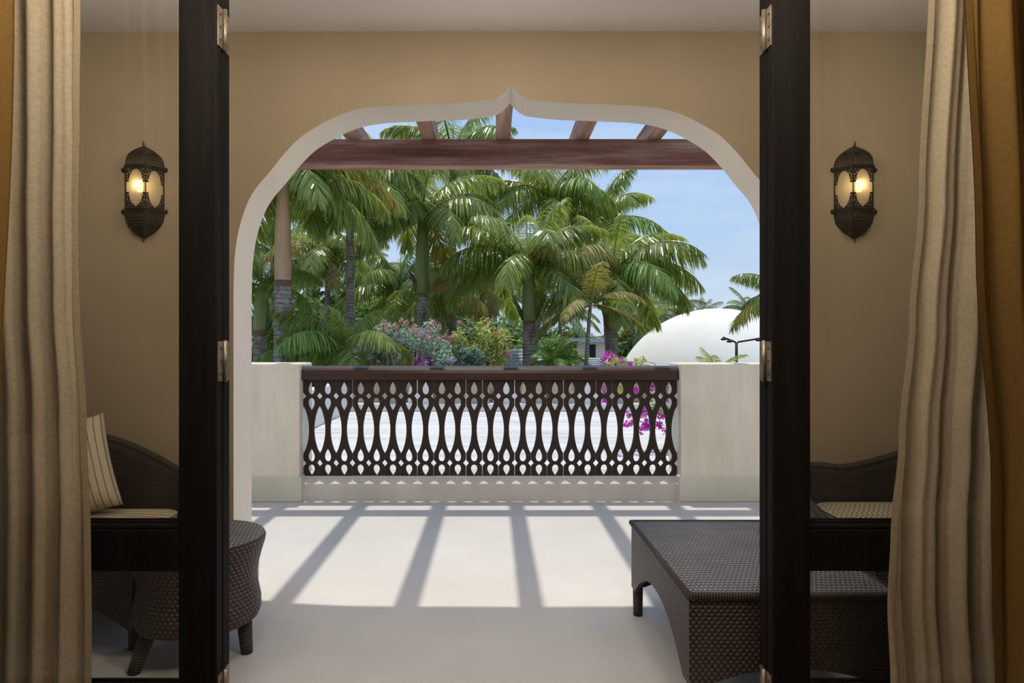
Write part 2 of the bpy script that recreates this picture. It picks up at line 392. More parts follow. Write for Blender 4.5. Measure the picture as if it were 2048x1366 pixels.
M['bark'] = mottled('brown bark', (.06, .045, .03), (.14, .11, .08), 5, .9, .1, .3, 20)
M['grass'] = mottled('garden ground', (.05, .07, .025), (.12, .13, .05), .6, .95, .1, .2, 8)
M['slate'] = mottled('blue grey slate', (.36, .39, .44), (.54, .58, .63), 6, .8, .2, .2, 30)
M['lamp_black'] = plain('black lamp metal', (.012, .012, .013), .45, .4)
M['pot'] = mottled('terracotta', (.22, .10, .06), (.34, .17, .10), 4, .85, .1, .1, 20)
M['shutter'] = plain('dark opening', (.03, .035, .03), .8, .1)
M['room_wall'] = mottled('room wall paint', (.52, .42, .29), (.56, .45, .31), 1.0, .85, .1, .03, 60)
M['room_floor'] = mottled('room timber floor', (.10, .06, .035), (.16, .10, .06), 3, .5, .3, .05, 20, (.2, 2, 1))

# ================================================================== SETTING
YD = 1.90                     # inner face of the folding doors
YA, YAB = 3.325, 3.576        # arch wall, front and back face
YP = 5.23                     # front face of the parapet piers
ZC = Z_(63, YA)               # veranda ceiling
tag(box('floor', -6, 6, YD + .02, 5.62, -.30, 0, M['floor']), 'pale polished cement floor of the veranda striped by pergola shadows', 'floor', 'structure')
tag(box('ceiling', -6, 6, YD, YAB, ZC, ZC + .25, M['ceiling']), 'plain off white ceiling above the veranda', 'ceiling', 'structure')

# arch outline, traced as half an ogee and mirrored
half = [(467, 690), (467, 600), (467.6, 560), (469, 520), (473, 485), (480, 450), (495, 406), (513, 375), (539, 344.6), (570, 306), (603, 273), (639, 250), (675, 232), (711, 220),
        (757, 213), (813, 210), (860, 208), (916, 206), (967, 201), (990, 197), (1003, 190), (1013, 181), (1022.5, 170)]
def smooth_poly(pts, n=4):
    out = []
    for i in range(len(pts) - 1):
        p0, p1, p2, p3 = pts[max(i - 1, 0)], pts[i], pts[i + 1], pts[min(i + 2, len(pts) - 1)]
        for k in range(n):
            t = k / n
            out.append(tuple(.5 * (2 * p1[a] + (p2[a] - p0[a]) * t + (2 * p0[a] - 5 * p1[a] + 4 * p2[a] - p3[a]) * t * t + (3 * p1[a] - p0[a] - 3 * p2[a] + p3[a]) * t ** 3) for a in (0, 1)))
    return out + [pts[-1]]
hs = smooth_poly(half)
lx = [(X_(x, YA), Z_(y, YA)) for x, y in hs]
cx = X_(1022.5, YA)
rx = [(2 * cx - x, z) for x, z in lx[::-1]][1:]
arch = [(lx[0][0], 0)] + lx + rx + [(rx[-1][0], 0)]
outer = [(-6, 0)] + arch + [(6, 0), (6, ZC), (-6, ZC)]
# two materials: beige paint on the veranda face, cream on the reveal and outside
me = upright(plate('wall_front', outer, [], YAB - YA), (YA + YAB) / 2)
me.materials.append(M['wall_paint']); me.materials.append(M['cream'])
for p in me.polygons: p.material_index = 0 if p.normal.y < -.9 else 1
wf = link('wall_front', me, [], None); tag(wf, 'beige wall pierced by a wide ogee arch with pale cream reveal', 'wall', 'structure')
jl, jr = lx[0][0], rx[-1][0]
zpl = Z_(1071, YAB)
for nm, x0, x1, lb in (('baseboard_left', -6, jl + .042, 'cream plinth at the foot of the left arch jamb'), ('baseboard_right', jr - .042, 6, 'cream plinth at the foot of the right arch jamb')):
    tag(box(nm, x0, x1, YA - .03, YAB + .0, 0, zpl, M['cream'], None, .006), lb, 'plinth', 'structure')

# lintel and jamb walls around the folding doors, room behind the camera
ZD = 2.42
tag(box('wall_left', -6, -1.62, YD - .05, YD + .16, 0, ZC, M['room_wall']), 'room wall behind the left curtain beside the folding doors', 'wall', 'structure')
tag(box('wall_right', 1.62, 6, YD - .05, YD + .16, 0, ZC, M['room_wall']), 'room wall behind the right curtain beside the folding doors', 'wall', 'structure')
tag(box('trim_1', -1.62, 1.62, YD - .05, YD + .16, ZD, ZC, M['room_wall']), 'wall panel above the folding door opening', 'wall', 'structure')
tag(box('wall_back', -3.2, 3.2, -3.6, -3.5, 0, ZC, M['room_wall']), 'rear wall of the bedroom', 'wall', 'structure')
tag(box('wall_side_left', -3.3, -3.2, -3.6, YD - .05, 0, ZC, M['room_wall']), 'left wall of the bedroom', 'wall', 'structure')
tag(box('wall_side_right', 3.2, 3.3, -3.6, YD - .05, 0, ZC, M['room_wall']), 'right wall of the bedroom', 'wall', 'structure')
tag(box('floor_bedroom', -3.3, 3.3, -3.6, YD + .02, -.1, -.002, M['room_floor']), 'dark timber floor of the bedroom', 'floor', 'structure')
tag(box('ceiling_bedroom', -3.3, 3.3, -3.6, YD - .05, ZC, ZC + .1, M['ceiling']), 'white ceiling of the bedroom', 'ceiling', 'structure')

# parapet piers, kerb
xpl, xpr = X_(599, YP), X_(1362, YP)
zpt, zsk = Z_(727, YP), Z_(953, YP)
for nm, x0, x1, lab in (('left', -6, xpl, 'cream rendered parapet left of the carved railing'), ('right', xpr, 6, 'cream rendered parapet right of the carved railing')):
    t = thing('parapet_wall', ((x0 + x1) / 2, YP, 0), lab, 'parapet', 'structure')
    o = box('rendered_face', x0, x1, YP, 5.60, 0, zpt, M['pier'], t, .012)
    box('skirting', x0 - (0 if nm == 'left' else .016), x1 + (.016 if nm == 'left' else 0), YP - .016, 5.58, 0, zsk, M['skirt'], t, .008)
b = MB()
yk0, yk1 = 5.262, 5.335; zk0 = Z_(968, yk0); zk1 = Z_(950, yk1)
v = [(xpl, yk0, 0), (xpr, yk0, 0), (xpr, 5.6, 0), (xpl, 5.6, 0), (xpl, yk0, zk0), (xpr, yk0, zk0), (xpr, yk1, zk1), (xpl, yk1, zk1), (xpr, 5.6, zk1), (xpl, 5.6, zk1)]
b.add(v, [(0, 1, 5, 4), (4, 5, 6, 7), (7, 6, 8, 9), (9, 8, 2, 3), (0, 3, 2, 1), (0, 4, 7, 9, 3), (1, 2, 8, 6, 5)])
tag(b.build('trim_2', M['curb']), 'grey cement kerb under the carved wooden railing', 'kerb', 'structure')

# ------------------------------------------------------------------ railing
YR = 5.335
xr0, xr1 = X_(607, YR), X_(1359, YR)
rail = thing('balcony_railing', ((xr0 + xr1) / 2, YR, zk1), 'dark brown wooden railing of carved planks under a rounded handrail', 'railing')
prof = [(dy, Z_(py, YR + dy)) for dy, py in ((-.055, 760), (-.055, 746), (-.050, 740), (-.035, 735.5), (0, 732), (.025, 731.5), (.036, 734), (.04, 741), (.04, 757.5), (.02, 758), (0, 758.5))]
b = MB(); n = len(prof)
b.add([(xr0, YR + y, z) for y, z in prof] + [(xr1, YR + y, z) for y, z in prof], [(i, (i + 1) % n, n + (i + 1) % n, n + i) for i in range(n)] + [tuple(range(n))[::-1], tuple(range(n, 2 * n))])
bm = bmesh.new(); me = b.mesh('handrail'); bm.from_mesh(me); bmesh.ops.recalc_face_normals(bm, faces=bm.faces); bm.to_mesh(me); bm.free()
link('handrail', me, M['handrail'], rail)
pw = 32.43 * YR / F
def zr(py): return Z_(py, YR)
def drop_pts(cx, zt, zr_, w, n=14):
    """tear with a tip at zt and a round end at zr_"""
    pts = []; h = zr_ - zt
    L_ = []
    for i in range(n + 1):
        s = i / n                           # 0 at the tip
        r = 0 if s in (0, 1) else (w / 2 * math.sin(PI / 2 * s / .62) ** 1.05 if s < .62 else w / 2 * math.sqrt(max(0, 1 - ((s - .62) / .38) ** 2)))
        L_.append((r, zt + h * s))
    pts = [(cx - r, z) for r, z in L_] + [(cx + r, z) for r, z in L_[-2:0:-1]]
    return pts
def half_edge(sign):
    """right hand edge of a plank, from the bottom up, x offset inward from the seam"""
    e = [(0, zr(951)), (0, zr(932.5)), (.5 * .042, zr(926)), (0, zr(919.5))]
    zo0, zo1 = zr(906), zr(812)
    for i in range(15):
        s = i / 14; w = .0425 * math.sin(PI * s) ** .72 if 0 < i < 14 else 0
        e.append((w, zo0 + (zo1 - zo0) * s))
    e += [(0, zr(798.5)), (.5 * .042, zr(792)), (0, zr(785.5)), (0, zr(757))]
    return e
ge = .0012
def plank_poly(left=True, right=True, hw=pw / 2):
    R = [(hw - ge - w, z) for w, z in half_edge(1)] if right else [(hw, zr(951)), (hw, zr(757))]
    Lf = [(-hw + ge + w, z) for w, z in half_edge(1)] if left else [(-hw, zr(951)), (-hw, zr(757))]
    return R + Lf[::-1]
dw = 12.6 * YR / F
holes = [drop_pts(0, zr(763.5), zr(789), dw), drop_pts(0, zr(821), zr(795.5), dw), drop_pts(0, zr(897), zr(923), dw), drop_pts(0, zr(950.2), zr(928.5), dw)]
me_plank = upright(plate('plank', plank_poly(), holes, .018), 0)
me_plank.materials.append(M['plank'])
rnd = random.Random(4)
x_first = X_(624, YR)
for i in range(23):
    o = link('plank', me_plank, M['plank'], rail, local=True)
    o.matrix_parent_inverse = Matrix.Translation(-ROOTLOC[rail])
    o.location = (x_first + i * pw, YR + rnd.uniform(-.002, .002), 0); o.rotation_euler = (0, rnd.uniform(-.003, .003), 0)
box('end_post', xr1 - .014, xr1 + .004, YR - .02, YR + .02, zk1, zr(757), M['plank'], rail)

# ------------------------------------------------------------------ pergola over the railing
yb0, yb1 = 5.30, 5.45
zb0, zb1 = Z_(330, yb0), Z_(277.5, yb0)
bd = box('pergola_beam', -2.9, 3.0, yb0, yb1, zb0, zb1, M['beam'], None, .006)
me = bd.data
tag(bd, 'heavy weathered red brown timber beam crossing above the railing', 'beam')
for k, (px, lab) in enumerate([(555, 'far left pergola rafter mostly behind the arch curve'), (706, 'pergola rafter whose end just shows at the left shoulder of the arch'), (858, 'pergola rafter between the palm tops left of the arch point'),
                               (1006, 'pergola rafter directly beneath the arch point'), (1164, 'pergola rafter first to the right of the arch point'), (1308, 'pergola rafter near the right shoulder of the arch'), (1460, 'last pergola rafter at the right behind the arch wall')]):
    xc = X_(px, yb0)
    tag(box('pergola_rafter', xc - .056, xc + .056, YAB, 5.75, zb1 - .004, zb1 + .13, M['rafter'], None, .006), lab, 'rafter', None, 'pergola rafters')

# ------------------------------------------------------------------ folding doors
def leaf(name, x_in, x_out, y0, y1, label, hinge_side):
    """x_in is the edge towards the opening, x_out the far edge"""
    t = thing(name, ((x_in + x_out) / 2, y0, 0), label, 'door', 'structure')
    s = 1 if x_out > x_in else -1
    sw = .106
    def bx(nm, xa, xb, ya, yb, za, zb, mt=M['door'], bev=.003): return box(nm, min(xa, xb), max(xa, xb), ya, yb, za, zb, mt, t, bev)
    bx('stile', x_in, x_in + s * sw, y0, y1, .02, 2.40); bx('stile', x_out - s * sw, x_out, y0, y1, .02, 2.40)
    a, c = x_in + s * sw, x_out - s * sw
    zt, zb = Z_(1060, YD), Z_(1143, YD)
    bx('rail', a, c, y0 + .001, y1 - .001, zb, zt); bx('rail', a, c, y0 + .001, y1 - .001, .02, .22); bx('rail', a, c, y0 + .001, y1 - .001, 2.29, 2.40)
    ym = (y0 + y1) / 2
    for (z0, z1) in ((zt, 2.29), (.22, zb)):
        bx('pane', a - s * .004, c + s * .004, ym - .003, ym + .003, z0 - .004, z1 + .004, M['glass'], 0)
        for yy in (y0 + .006, y1 - .018):
            bx('glazing_bead', a, c, yy, yy + .012, z0, z0 + .012)
    return t
XL0, XL1 = X_(433, YD), -1.60
XR0, XR1 = X_(1545, YD), 1.60
t1, t2 = YD + .043, YD + .095
d1 = leaf('door_1', XL0, XL1, YD, t1 - .003, 'near dark door leaf behind the left curtain', 1)
d2 = leaf('door_2', XL0, XL1, t1 + .003, t2, 'dark door leaf folded flat behind the near left leaf', 1)
d3 = leaf('door_3', XR0, XR1, YD, t1 - .003, 'near dark door leaf behind the right curtain', -1)
d4 = leaf('door_4', XR0, XR1, t1 + .003, t2, 'dark door leaf folded flat behind the near right leaf', -1)
for dd, xe, s in ((d1, XL0, 1), (d3, XR0, -1)):
    for zc in (Z_(47, YD), Z_(723, YD), Z_(1395, YD)):
        hb = MB(); hh = .056
        for (ya, yb) in ((YD + .006, t1 - .006), (t1 + .006, t2 - .012)):
            hb.box(min(xe, xe + s * .003), max(xe, xe + s * .003), ya, yb, zc - hh, zc + hh)
        ho = hb.build('hinge', M['hinge'], dd)
        b = MB(); b.tube([(xe + s * .007, t1, zc - hh - .003), (xe + s * .007, t1, zc + hh + .003)], .0065, 10)
        b.build('hinge_barrel', M['hinge'], ho, True)
        for yy in (YD + .02, t1 + .026):
            for k in (-1, 0, 1):
                b = MB(); b.tube([(xe + s * .0025, yy, zc + k * .036), (xe + s * .0045, yy, zc + k * .036)], .0038, 8); b.build('screw', M['screw'], ho)

# ------------------------------------------------------------------ curtains
def curtain(name, x_far, edge, ybase, nf, amp, seed, label, side, mt='linen'):
    """edge: list of (py, px) of the leading hem at depth ybase"""
    r = random.Random(seed); ph = [r.uniform(0, 6.28) for _ in range(6)]
    ez = [(Z_(py, ybase), X_(px, ybase)) for py, px in edge]
    def xe(z):
        ez2 = sorted(ez)
        if z <= ez2[0][0]: return ez2[0][1]
        for (z0, x0), (z1, x1) in zip(ez2, ez2[1:]):
            if z <= z1:
                u = (z - z0) / (z1 - z0); u = u * u * (3 - 2 * u); return x0 + (x1 - x0) * u
        return ez2[-1][1]
    zt, zb = 2.45, .02
    def fn(u, v):
        z = zb + (zt - zb) * v
        x = x_far + (xe(z) - x_far) * u
        a = 2 * PI * nf * (u + .018 * math.sin(2.1 * z + ph[0]) + .012 * math.sin(9 * u + ph[1]))
        spread = 1.0 + .25 * math.sin(3 * u * PI + ph[2])
        y = ybase + amp * spread * (math.sin(a + ph[3]) + .35 * math.sin(2.3 * a + ph[4] + .6 * z))
        x += side * .018 * math.cos(a + ph[3]) * math.sin(u * PI) 
        if u > .97: y = y * .5 + ybase * .5
        return (x, y, z)
    b = MB(); b.grid(fn, 260, 40)
    t = thing(name, (x_far, ybase, 0), label, 'curtain')
    o = b.build('drape', M[mt], t, True)
    hm = MB()
    hm.grid(lambda u, v: (xe(zb + (zt - zb) * v) - side * .016 * u, fn(1, v)[1] - .003, zb + (zt - zb) * v), 2, 30)
    hm.build('side_hem', M[mt], t, True)
    return t
curtain('curtain', -1.80, [(-200, 164), (0, 163), (250, 159), (420, 155), (600, 158), (830, 175), (1060, 185), (1250, 187), (1500, 186)], 1.72, 11, .028, 3, 'beige linen curtain gathered at the left, in front of dark door leaf', 1)
curtain('curtain', 1.85, [(-200, 1853), (0, 1850), (400, 1835), (640, 1815), (880, 1791), (1050, 1775), (1200, 1770), (1366, 1779), (1500, 1783)], 1.72, 11, .028, 8, 'sheer beige linen curtain gathered at the right, its edge swinging outward at the bottom', -1)

M['gold'] = cloth_mat('amber gold drape', (.155, .09, .028), .0, .3)
curtain('drape_curtain', -2.0, [(-200, 16), (0, 15), (700, 4), (1366, 6), (1500, 6)], 1.56, 9, .03, 5, 'amber gold lined drape at the far left edge, in front of the linen curtain', 1, 'gold')
curtain('drape_curtain', 2.1, [(-200, 1936), (0, 1938), (500, 1950), (1000, 1988), (1366, 1996), (1500, 1998)], 1.56, 9, .03, 6, 'amber gold lined drape at the far right edge, in front of the linen curtain', -1, 'gold')

# ------------------------------------------------------------------ lanterns
def lantern(px, label):
    Yw = YA; Xc = X_(px, 3.285); r = .094
    V = [Vector((-r, 0, 0)), Vector((-r / 2, -r * .866, 0)), Vector((r / 2, -r * .866, 0)), Vector((r, 0, 0))]
    k = 3.27 / F
    def Zp(py): return H + (VY - py) * k
    zr1, zp1, zp0, zr0 = Zp(331), Zp(338), Zp(415), Zp(424)
    ztop, zbot = Zp(287), Zp(474)
    t = thing('wall_lantern', (Xc, Yw, (zp1 + zp0) / 2), label, 'lamp', None, 'pierced metal wall lanterns')
    def at(p, z, s=1.0): return Vector((Xc + p.x * s, Yw - .002 + p.y * s, z))
    def pierced(b, f, nu, nv, hole):
        for j in range(nv):
            for i in range(nu):
                u0, u1, v0, v1 = i / nu, (i + 1) / nu, j / nv, (j + 1) / nv
                um, vm = (u0 + u1) / 2, (v0 + v1) / 2; hu, hv = (u1 - u0) / 2 * hole, (v1 - v0) / 2 * hole
                o = [f(u0, v0), f(u1, v0), f(u1, v1), f(u0, v1)]
                d = [f(um, vm - hv), f(um + hu, vm), f(um, vm + hv), f(um - hu, vm)]
                b.add(o + d, [(0, 1, 5, 4), (1, 2, 6, 5), (2, 3, 7, 6), (3, 0, 4, 7)])
    def solid(o, th=.002):
        m = o.modifiers.new('thickness', 'SOLIDIFY'); m.thickness = th; m.offset = 0; return o
    dome_pts = [(0, 1.0), (.10, 1.0), (.28, .97), (.46, .86), (.63, .68), (.78, .46), (.92, .17), (1, .03)]
    def ds(v):
        for (a, sa), (c, sc) in zip(dome_pts, dome_pts[1:]):
            if v <= c: return sa + (sc - sa) * (v - a) / (c - a)
        return .03
    for nm, za, zb_, hole in (('upper_dome', zr1, ztop, .8), ('lower_dome', zr0, zbot, .55)):
        b = MB()
        for i in range(3):
            A, B = V[i], V[i + 1]
            def f(u, v, A=A, B=B):
                v2 = v * .62
                return at(A.lerp(B, .04 + .92 * u), za + (zb_ - za) * v2, ds(v2))
            pierced(b, f, 6, 5, hole)
            b.grid(lambda u, v, A=A, B=B: at(A.lerp(B, u), za + (zb_ - za) * (.62 + .38 * v), ds(.62 + .38 * v)), 4, 6)
        o = solid(b.build(nm, M['iron'], t))
        b = MB()
        for i in range(4):
            b.tube([at(V[i], za + (zb_ - za) * v / 10, ds(v / 10)) for v in range(11)], .003, 6)
        # rosette in each facet
        for i in range(3):
            c = at(V[i].lerp(V[i + 1], .5), za + (zb_ - za) * .5, ds(.5) + .03)
            nrm = (V[i] + V[i + 1]).normalized(); sd = (V[i + 1] - V[i]).normalized()
            up = Vector((0, 0, 1))
            for rr in (.006, .012):
                b.tube([c + sd * rr * math.cos(q * PI / 6) + up * rr * math.sin(q * PI / 6) for q in range(13)], .0016, 5)
        b.build('rib', M['iron'], o)
    b = MB()
    for z, zz in ((zr1, zp1), (zp0, zr0)):
        lo, hi = min(z, zz), max(z, zz)
        for i in range(3):
            b.grid(lambda u, v, i=i: at(V[i].lerp(V[i + 1], u), lo + (hi - lo) * v, 1.03), 1, 1)
            b.tube([at(V[i], (lo + hi) / 2, 1.04), at(V[i + 1], (lo + hi) / 2, 1.04)], .0045, 6)
        for p in (V[0], V[3]):
            b.lathe(at(p, (lo + hi) / 2 - .012, 1.08), [(.0, 0), (.008, .003), (.0115, .012), (.008, .021), (.0, .024)], 10)
    solid(b.build('band', M['iron'], t))
    w = r; hh = zp1 - zp0
    for i in range(3):
        A, B = V[i], V[i + 1]; mid = (A + B) / 2; ang = math.atan2((B - A).y, (B - A).x)
        # upper and lower spandrels with an ogive cut, rods between
        def spand(sgn):
            ys, ye = .5 * hh, .13 * hh
            cut = [(.47, ye), (.36, ye), (.35, ye + .012), (.30, ye + .034), (.20, ye + .052), (.09, ye + .063), (0, ye + .071)]
            pts = [(x * w, y) for x, y in cut] + [(-x * w, y) for x, y in cut[::-1][1:]]
            out = [(-.5 * w, ye), (-.5 * w, ys), (.5 * w, ys), (.5 * w, ye)] + pts
            hol = []
            for (hx, hy, hr) in ((-.40, .20, .04), (-.42, .33, .045), (-.31, .38, .045), (-.37, .46, .035), (-.23, .45, .035), (.40, .20, .04), (.42, .33, .045), (.31, .38, .045), (.37, .46, .035), (.23, .45, .035), (-.09, .47, .03), (.09, .47, .03), (.43, .26, .03), (-.43, .26, .03)):
                hol.append([(hx * w + hr * w * math.cos(q * PI / 3), hy * hh + hr * w * math.sin(q * PI / 3)) for q in range(6)])
            if sgn < 0: out = [(x, -y) for x, y in out[::-1]]; hol = [[(x, -y) for x, y in q] for q in hol]
            return out, hol
        for sgn, nm in ((1, 'upper_panel'), (-1, 'lower_panel')):
            o_, h_ = spand(sgn)
            me = plate(nm, o_, h_, .0025); upright(me, Yw - .002 + mid.y, Xc + mid.x, (zp1 + zp0) / 2, ang)
            link(nm, me, M['iron'], t)
        b = MB(); inn = .965
        b.grid(lambda u, v: at(A.lerp(B, u), zp0 + hh * v, inn), 1, 1); b.build('frosted_pane', M['frosted'], t)
    b = MB()
    for p in V:
        b.tube([at(p, zp0), at(p, zp1)], .0028, 6)
    b.build('corner_rod', M['iron'], t)
    b = MB(); b.box(Xc - r, Xc + r, Yw - .003, Yw - .0005, zr0, zr1); b.build('back_plate', M['iron'], t)
    b = MB()
    b.lathe((Xc, Yw - .012, ztop - .004), [(.006, 0), (.004, .006), (.0025, .010), (.0055, .014), (.0025, .018), (.0035, .022), (.0005, .030)], 10)
    b.lathe((Xc, Yw - .012, zbot - .020), [(.0005, 0), (.0045, .006), (.0025, .010), (.005, .014), (.003, .018), (.006, .026)], 10)
    b.build('finial', M['iron'], t, True)
    bz = (zp1 + zp0) / 2 + .012
    b = MB(); b.lathe((Xc, Yw - .045, bz - .03), [(.0, 0), (.012, .004), (.015, .02), (.015, .045), (.010, .058), (.0, .062)], 14)
    b.build('lamp_bulb', M['bulb'], t, True)
    l = bpy.data.lights.new('lantern_light', 'POINT'); lo = bpy.data.objects.new('lantern_light', l); COL.objects.link(lo)
    l.energy = .35; l.color = (1, .72, .38); l.shadow_soft_size = .016; lo.location = (Xc, Yw - .062, bz)
lantern(281, 'pierced dark metal wall lantern on the wall left of the arch')
lantern(1716, 'pierced dark metal wall lantern on the wall right of the arch')

# ------------------------------------------------------------------ wicker ottoman table
def ottoman():
    x0, x1, y0, y1, zt = X_(1378, 2.162), X_(1800, 2.162), 2.162, 3.058, .416
    t = thing('wicker_table', ((x0 + x1) / 2, (y0 + y1) / 2, 0), 'low rectangular dark wicker table with arched skirt, standing at the right', 'table')
    b = MB()
    e = .012
    b.grid(lambda u, v: (x0 + (x1 - x0) * u, y0 + (y1 - y0) * v, zt - .004 * (max(abs(u - .5), abs(v - .5)) * 2) ** 6), 20, 24, lambda u, v: ((x1 - x0) * u, (y1 - y0) * v))
    b.build('top', M['wicker_top'], t, True)
    # edge roll
    b = MB(); c = [(x0, y0), (x1, y0), (x1, y1), (x0, y1)]
    for i in range(4):
        p, q = c[i], c[(i + 1) % 4]
        b.tube([(p[0], p[1], zt - .011), (q[0], q[1], zt - .011)], .012, 10)
    for p in c: b.lathe((p[0], p[1], zt - .023), [(0, 0), (.009, .003), (.0125, .012), (.009, .021), (0, .024)], 10)
    b.build('edge_roll', M['cane'], t, True)
    def skirt(p, q, name, peak):
        Ln = math.hypot(q[0] - p[0], q[1] - p[1])
        lw = .055
        def zlow(s):
            d = min(s, Ln - s)
            if d < lw: return .12 - .0 * d
            u = (d - lw) / (Ln / 2 - lw)
            return .12 + (peak - .12) * (1 - (1 - min(u, 1)) ** 2.2)
        ts = [0, .02, .04, .055] + [.055 + (Ln - .11) * i / 28 for i in range(1, 28)] + [Ln - .055, Ln - .04, Ln - .02, Ln]
        b = MB(); m = len(ts) - 1
        def fn(u, v):
            s = ts[round(u * m)]; z = zlow(s) + (zt - .012 - zlow(s)) * v
            return (p[0] + (q[0] - p[0]) * s / Ln, p[1] + (q[1] - p[1]) * s / Ln, z)
        def uvf(u, v):
            s = ts[round(u * m)]; z = zlow(s) + (zt - .012 - zlow(s)) * v
            return (s, z)
        b.grid(fn, m, 10, uvf)
        o = b.build(name, M['wicker'], t); mm = o.modifiers.new('thickness', 'SOLIDIFY'); mm.thickness = .016; mm.offset = -1
        return o
    for i in range(4):
        p, q = Vector(c[i]), Vector(c[(i + 1) % 4]); d = (q - p).normalized() * (.0165 if i % 2 else 0)
        skirt(tuple(p + d), tuple(q - d), 'skirt', .265 if i % 2 else .172)
    for (x, y) in c:
        xx = x + (.024 if x == x0 else -.024); yy = y + (.024 if y == y0 else -.024)
        b = MB(); b.tube([(xx, yy, .001), (xx, yy, .06), (xx, yy, .14), (xx, yy, .30)], [.021, .022, .023, .023], 14); b.build('leg', M['cane'], t, True)
ottoman()

# ------------------------------------------------------------------ wicker drum stool
def drum():
    c = (-1.142, 2.655, 0); zt = .462
    t = thing('wicker_stool', c, 'round hourglass dark wicker stool beside the left arch jamb', 'stool')
    prof = [(.205, .135), (.222, .145), (.231, .17), (.230, .21), (.220, .26), (.217, .30), (.222, .345), (.235, .395), (.246, .43), (.2485, .448), (.243, .459)]
    b = MB(); b.lathe(c, prof, 56); b.build('body', M['wicker_drum'], t, True)
    b = MB(); R = .243
    b.grid(lambda u, v: (c[0] + R * v * math.cos(2 * PI * u), c[1] + R * v * math.sin(2 * PI * u), zt - .003 * v ** 4), 48, 6, lambda u, v: (R * v * math.cos(2 * PI * u), R * v * math.sin(2 * PI * u)), closed_u=True)
    b.build('top', M['wicker_top'], t, True)
    b = MB(); b.lathe(c, [(.205, .137), (.01, .137)], 40); b.build('underside', M['wicker_fine'], t)
    for a, fo in ((2, .185), (122, .2), (224, .235)):
        a = math.radians(a)
        x, y = c[0] + .172 * math.cos(a), c[1] + .172 * math.sin(a)
        x2, y2 = c[0] + fo * math.cos(a), c[1] + fo * math.sin(a)
        b = MB(); b.tube([(x2, y2, .001), ((x + x2) / 2, (y + y2) / 2, .08), (x, y, .17)], [.023, .027, .032], 12); b.build('leg', M['cane'], t, True)
drum()

# ------------------------------------------------------------------ wicker seats along the arch wall
def pillow_mesh(w, h, d, uvs=1.0):
    b = MB()
    def g(sgn):
        def fn(u, v):
            a, c = 2 * u - 1, 2 * v - 1
            k = (1 - a ** 4) * (1 - c ** 4)
            pin = 1 - .06 * (1 - abs(a) ** 2) * 0
            x = a * w / 2 * (1 - .05 * (1 - a * a) * 0 - .045 * (1 - abs(c) ** 1.5) * a * a * 0)
            ex = 1 - .05 * math.cos(c * PI / 2) * abs(a) ** 3; ey = 1 - .05 * math.cos(a * PI / 2) * abs(c) ** 3
            return (a * w / 2 * ex, sgn * d / 2 * max(k, 0) ** .55, c * h / 2 * ey)
        return fn
    b.grid(g(-1), 20, 20, lambda u, v: (u * w * uvs, v * h * uvs)); b.grid(g(1), 20, 20, lambda u, v: (u * w * uvs, v * h * uvs), flip=True)
    me = b.mesh('pillow')
    bm = bmesh.new(); bm.from_mesh(me); bmesh.ops.remove_doubles(bm, verts=bm.verts, dist=.0006); bm.to_mesh(me); bm.free(); return me
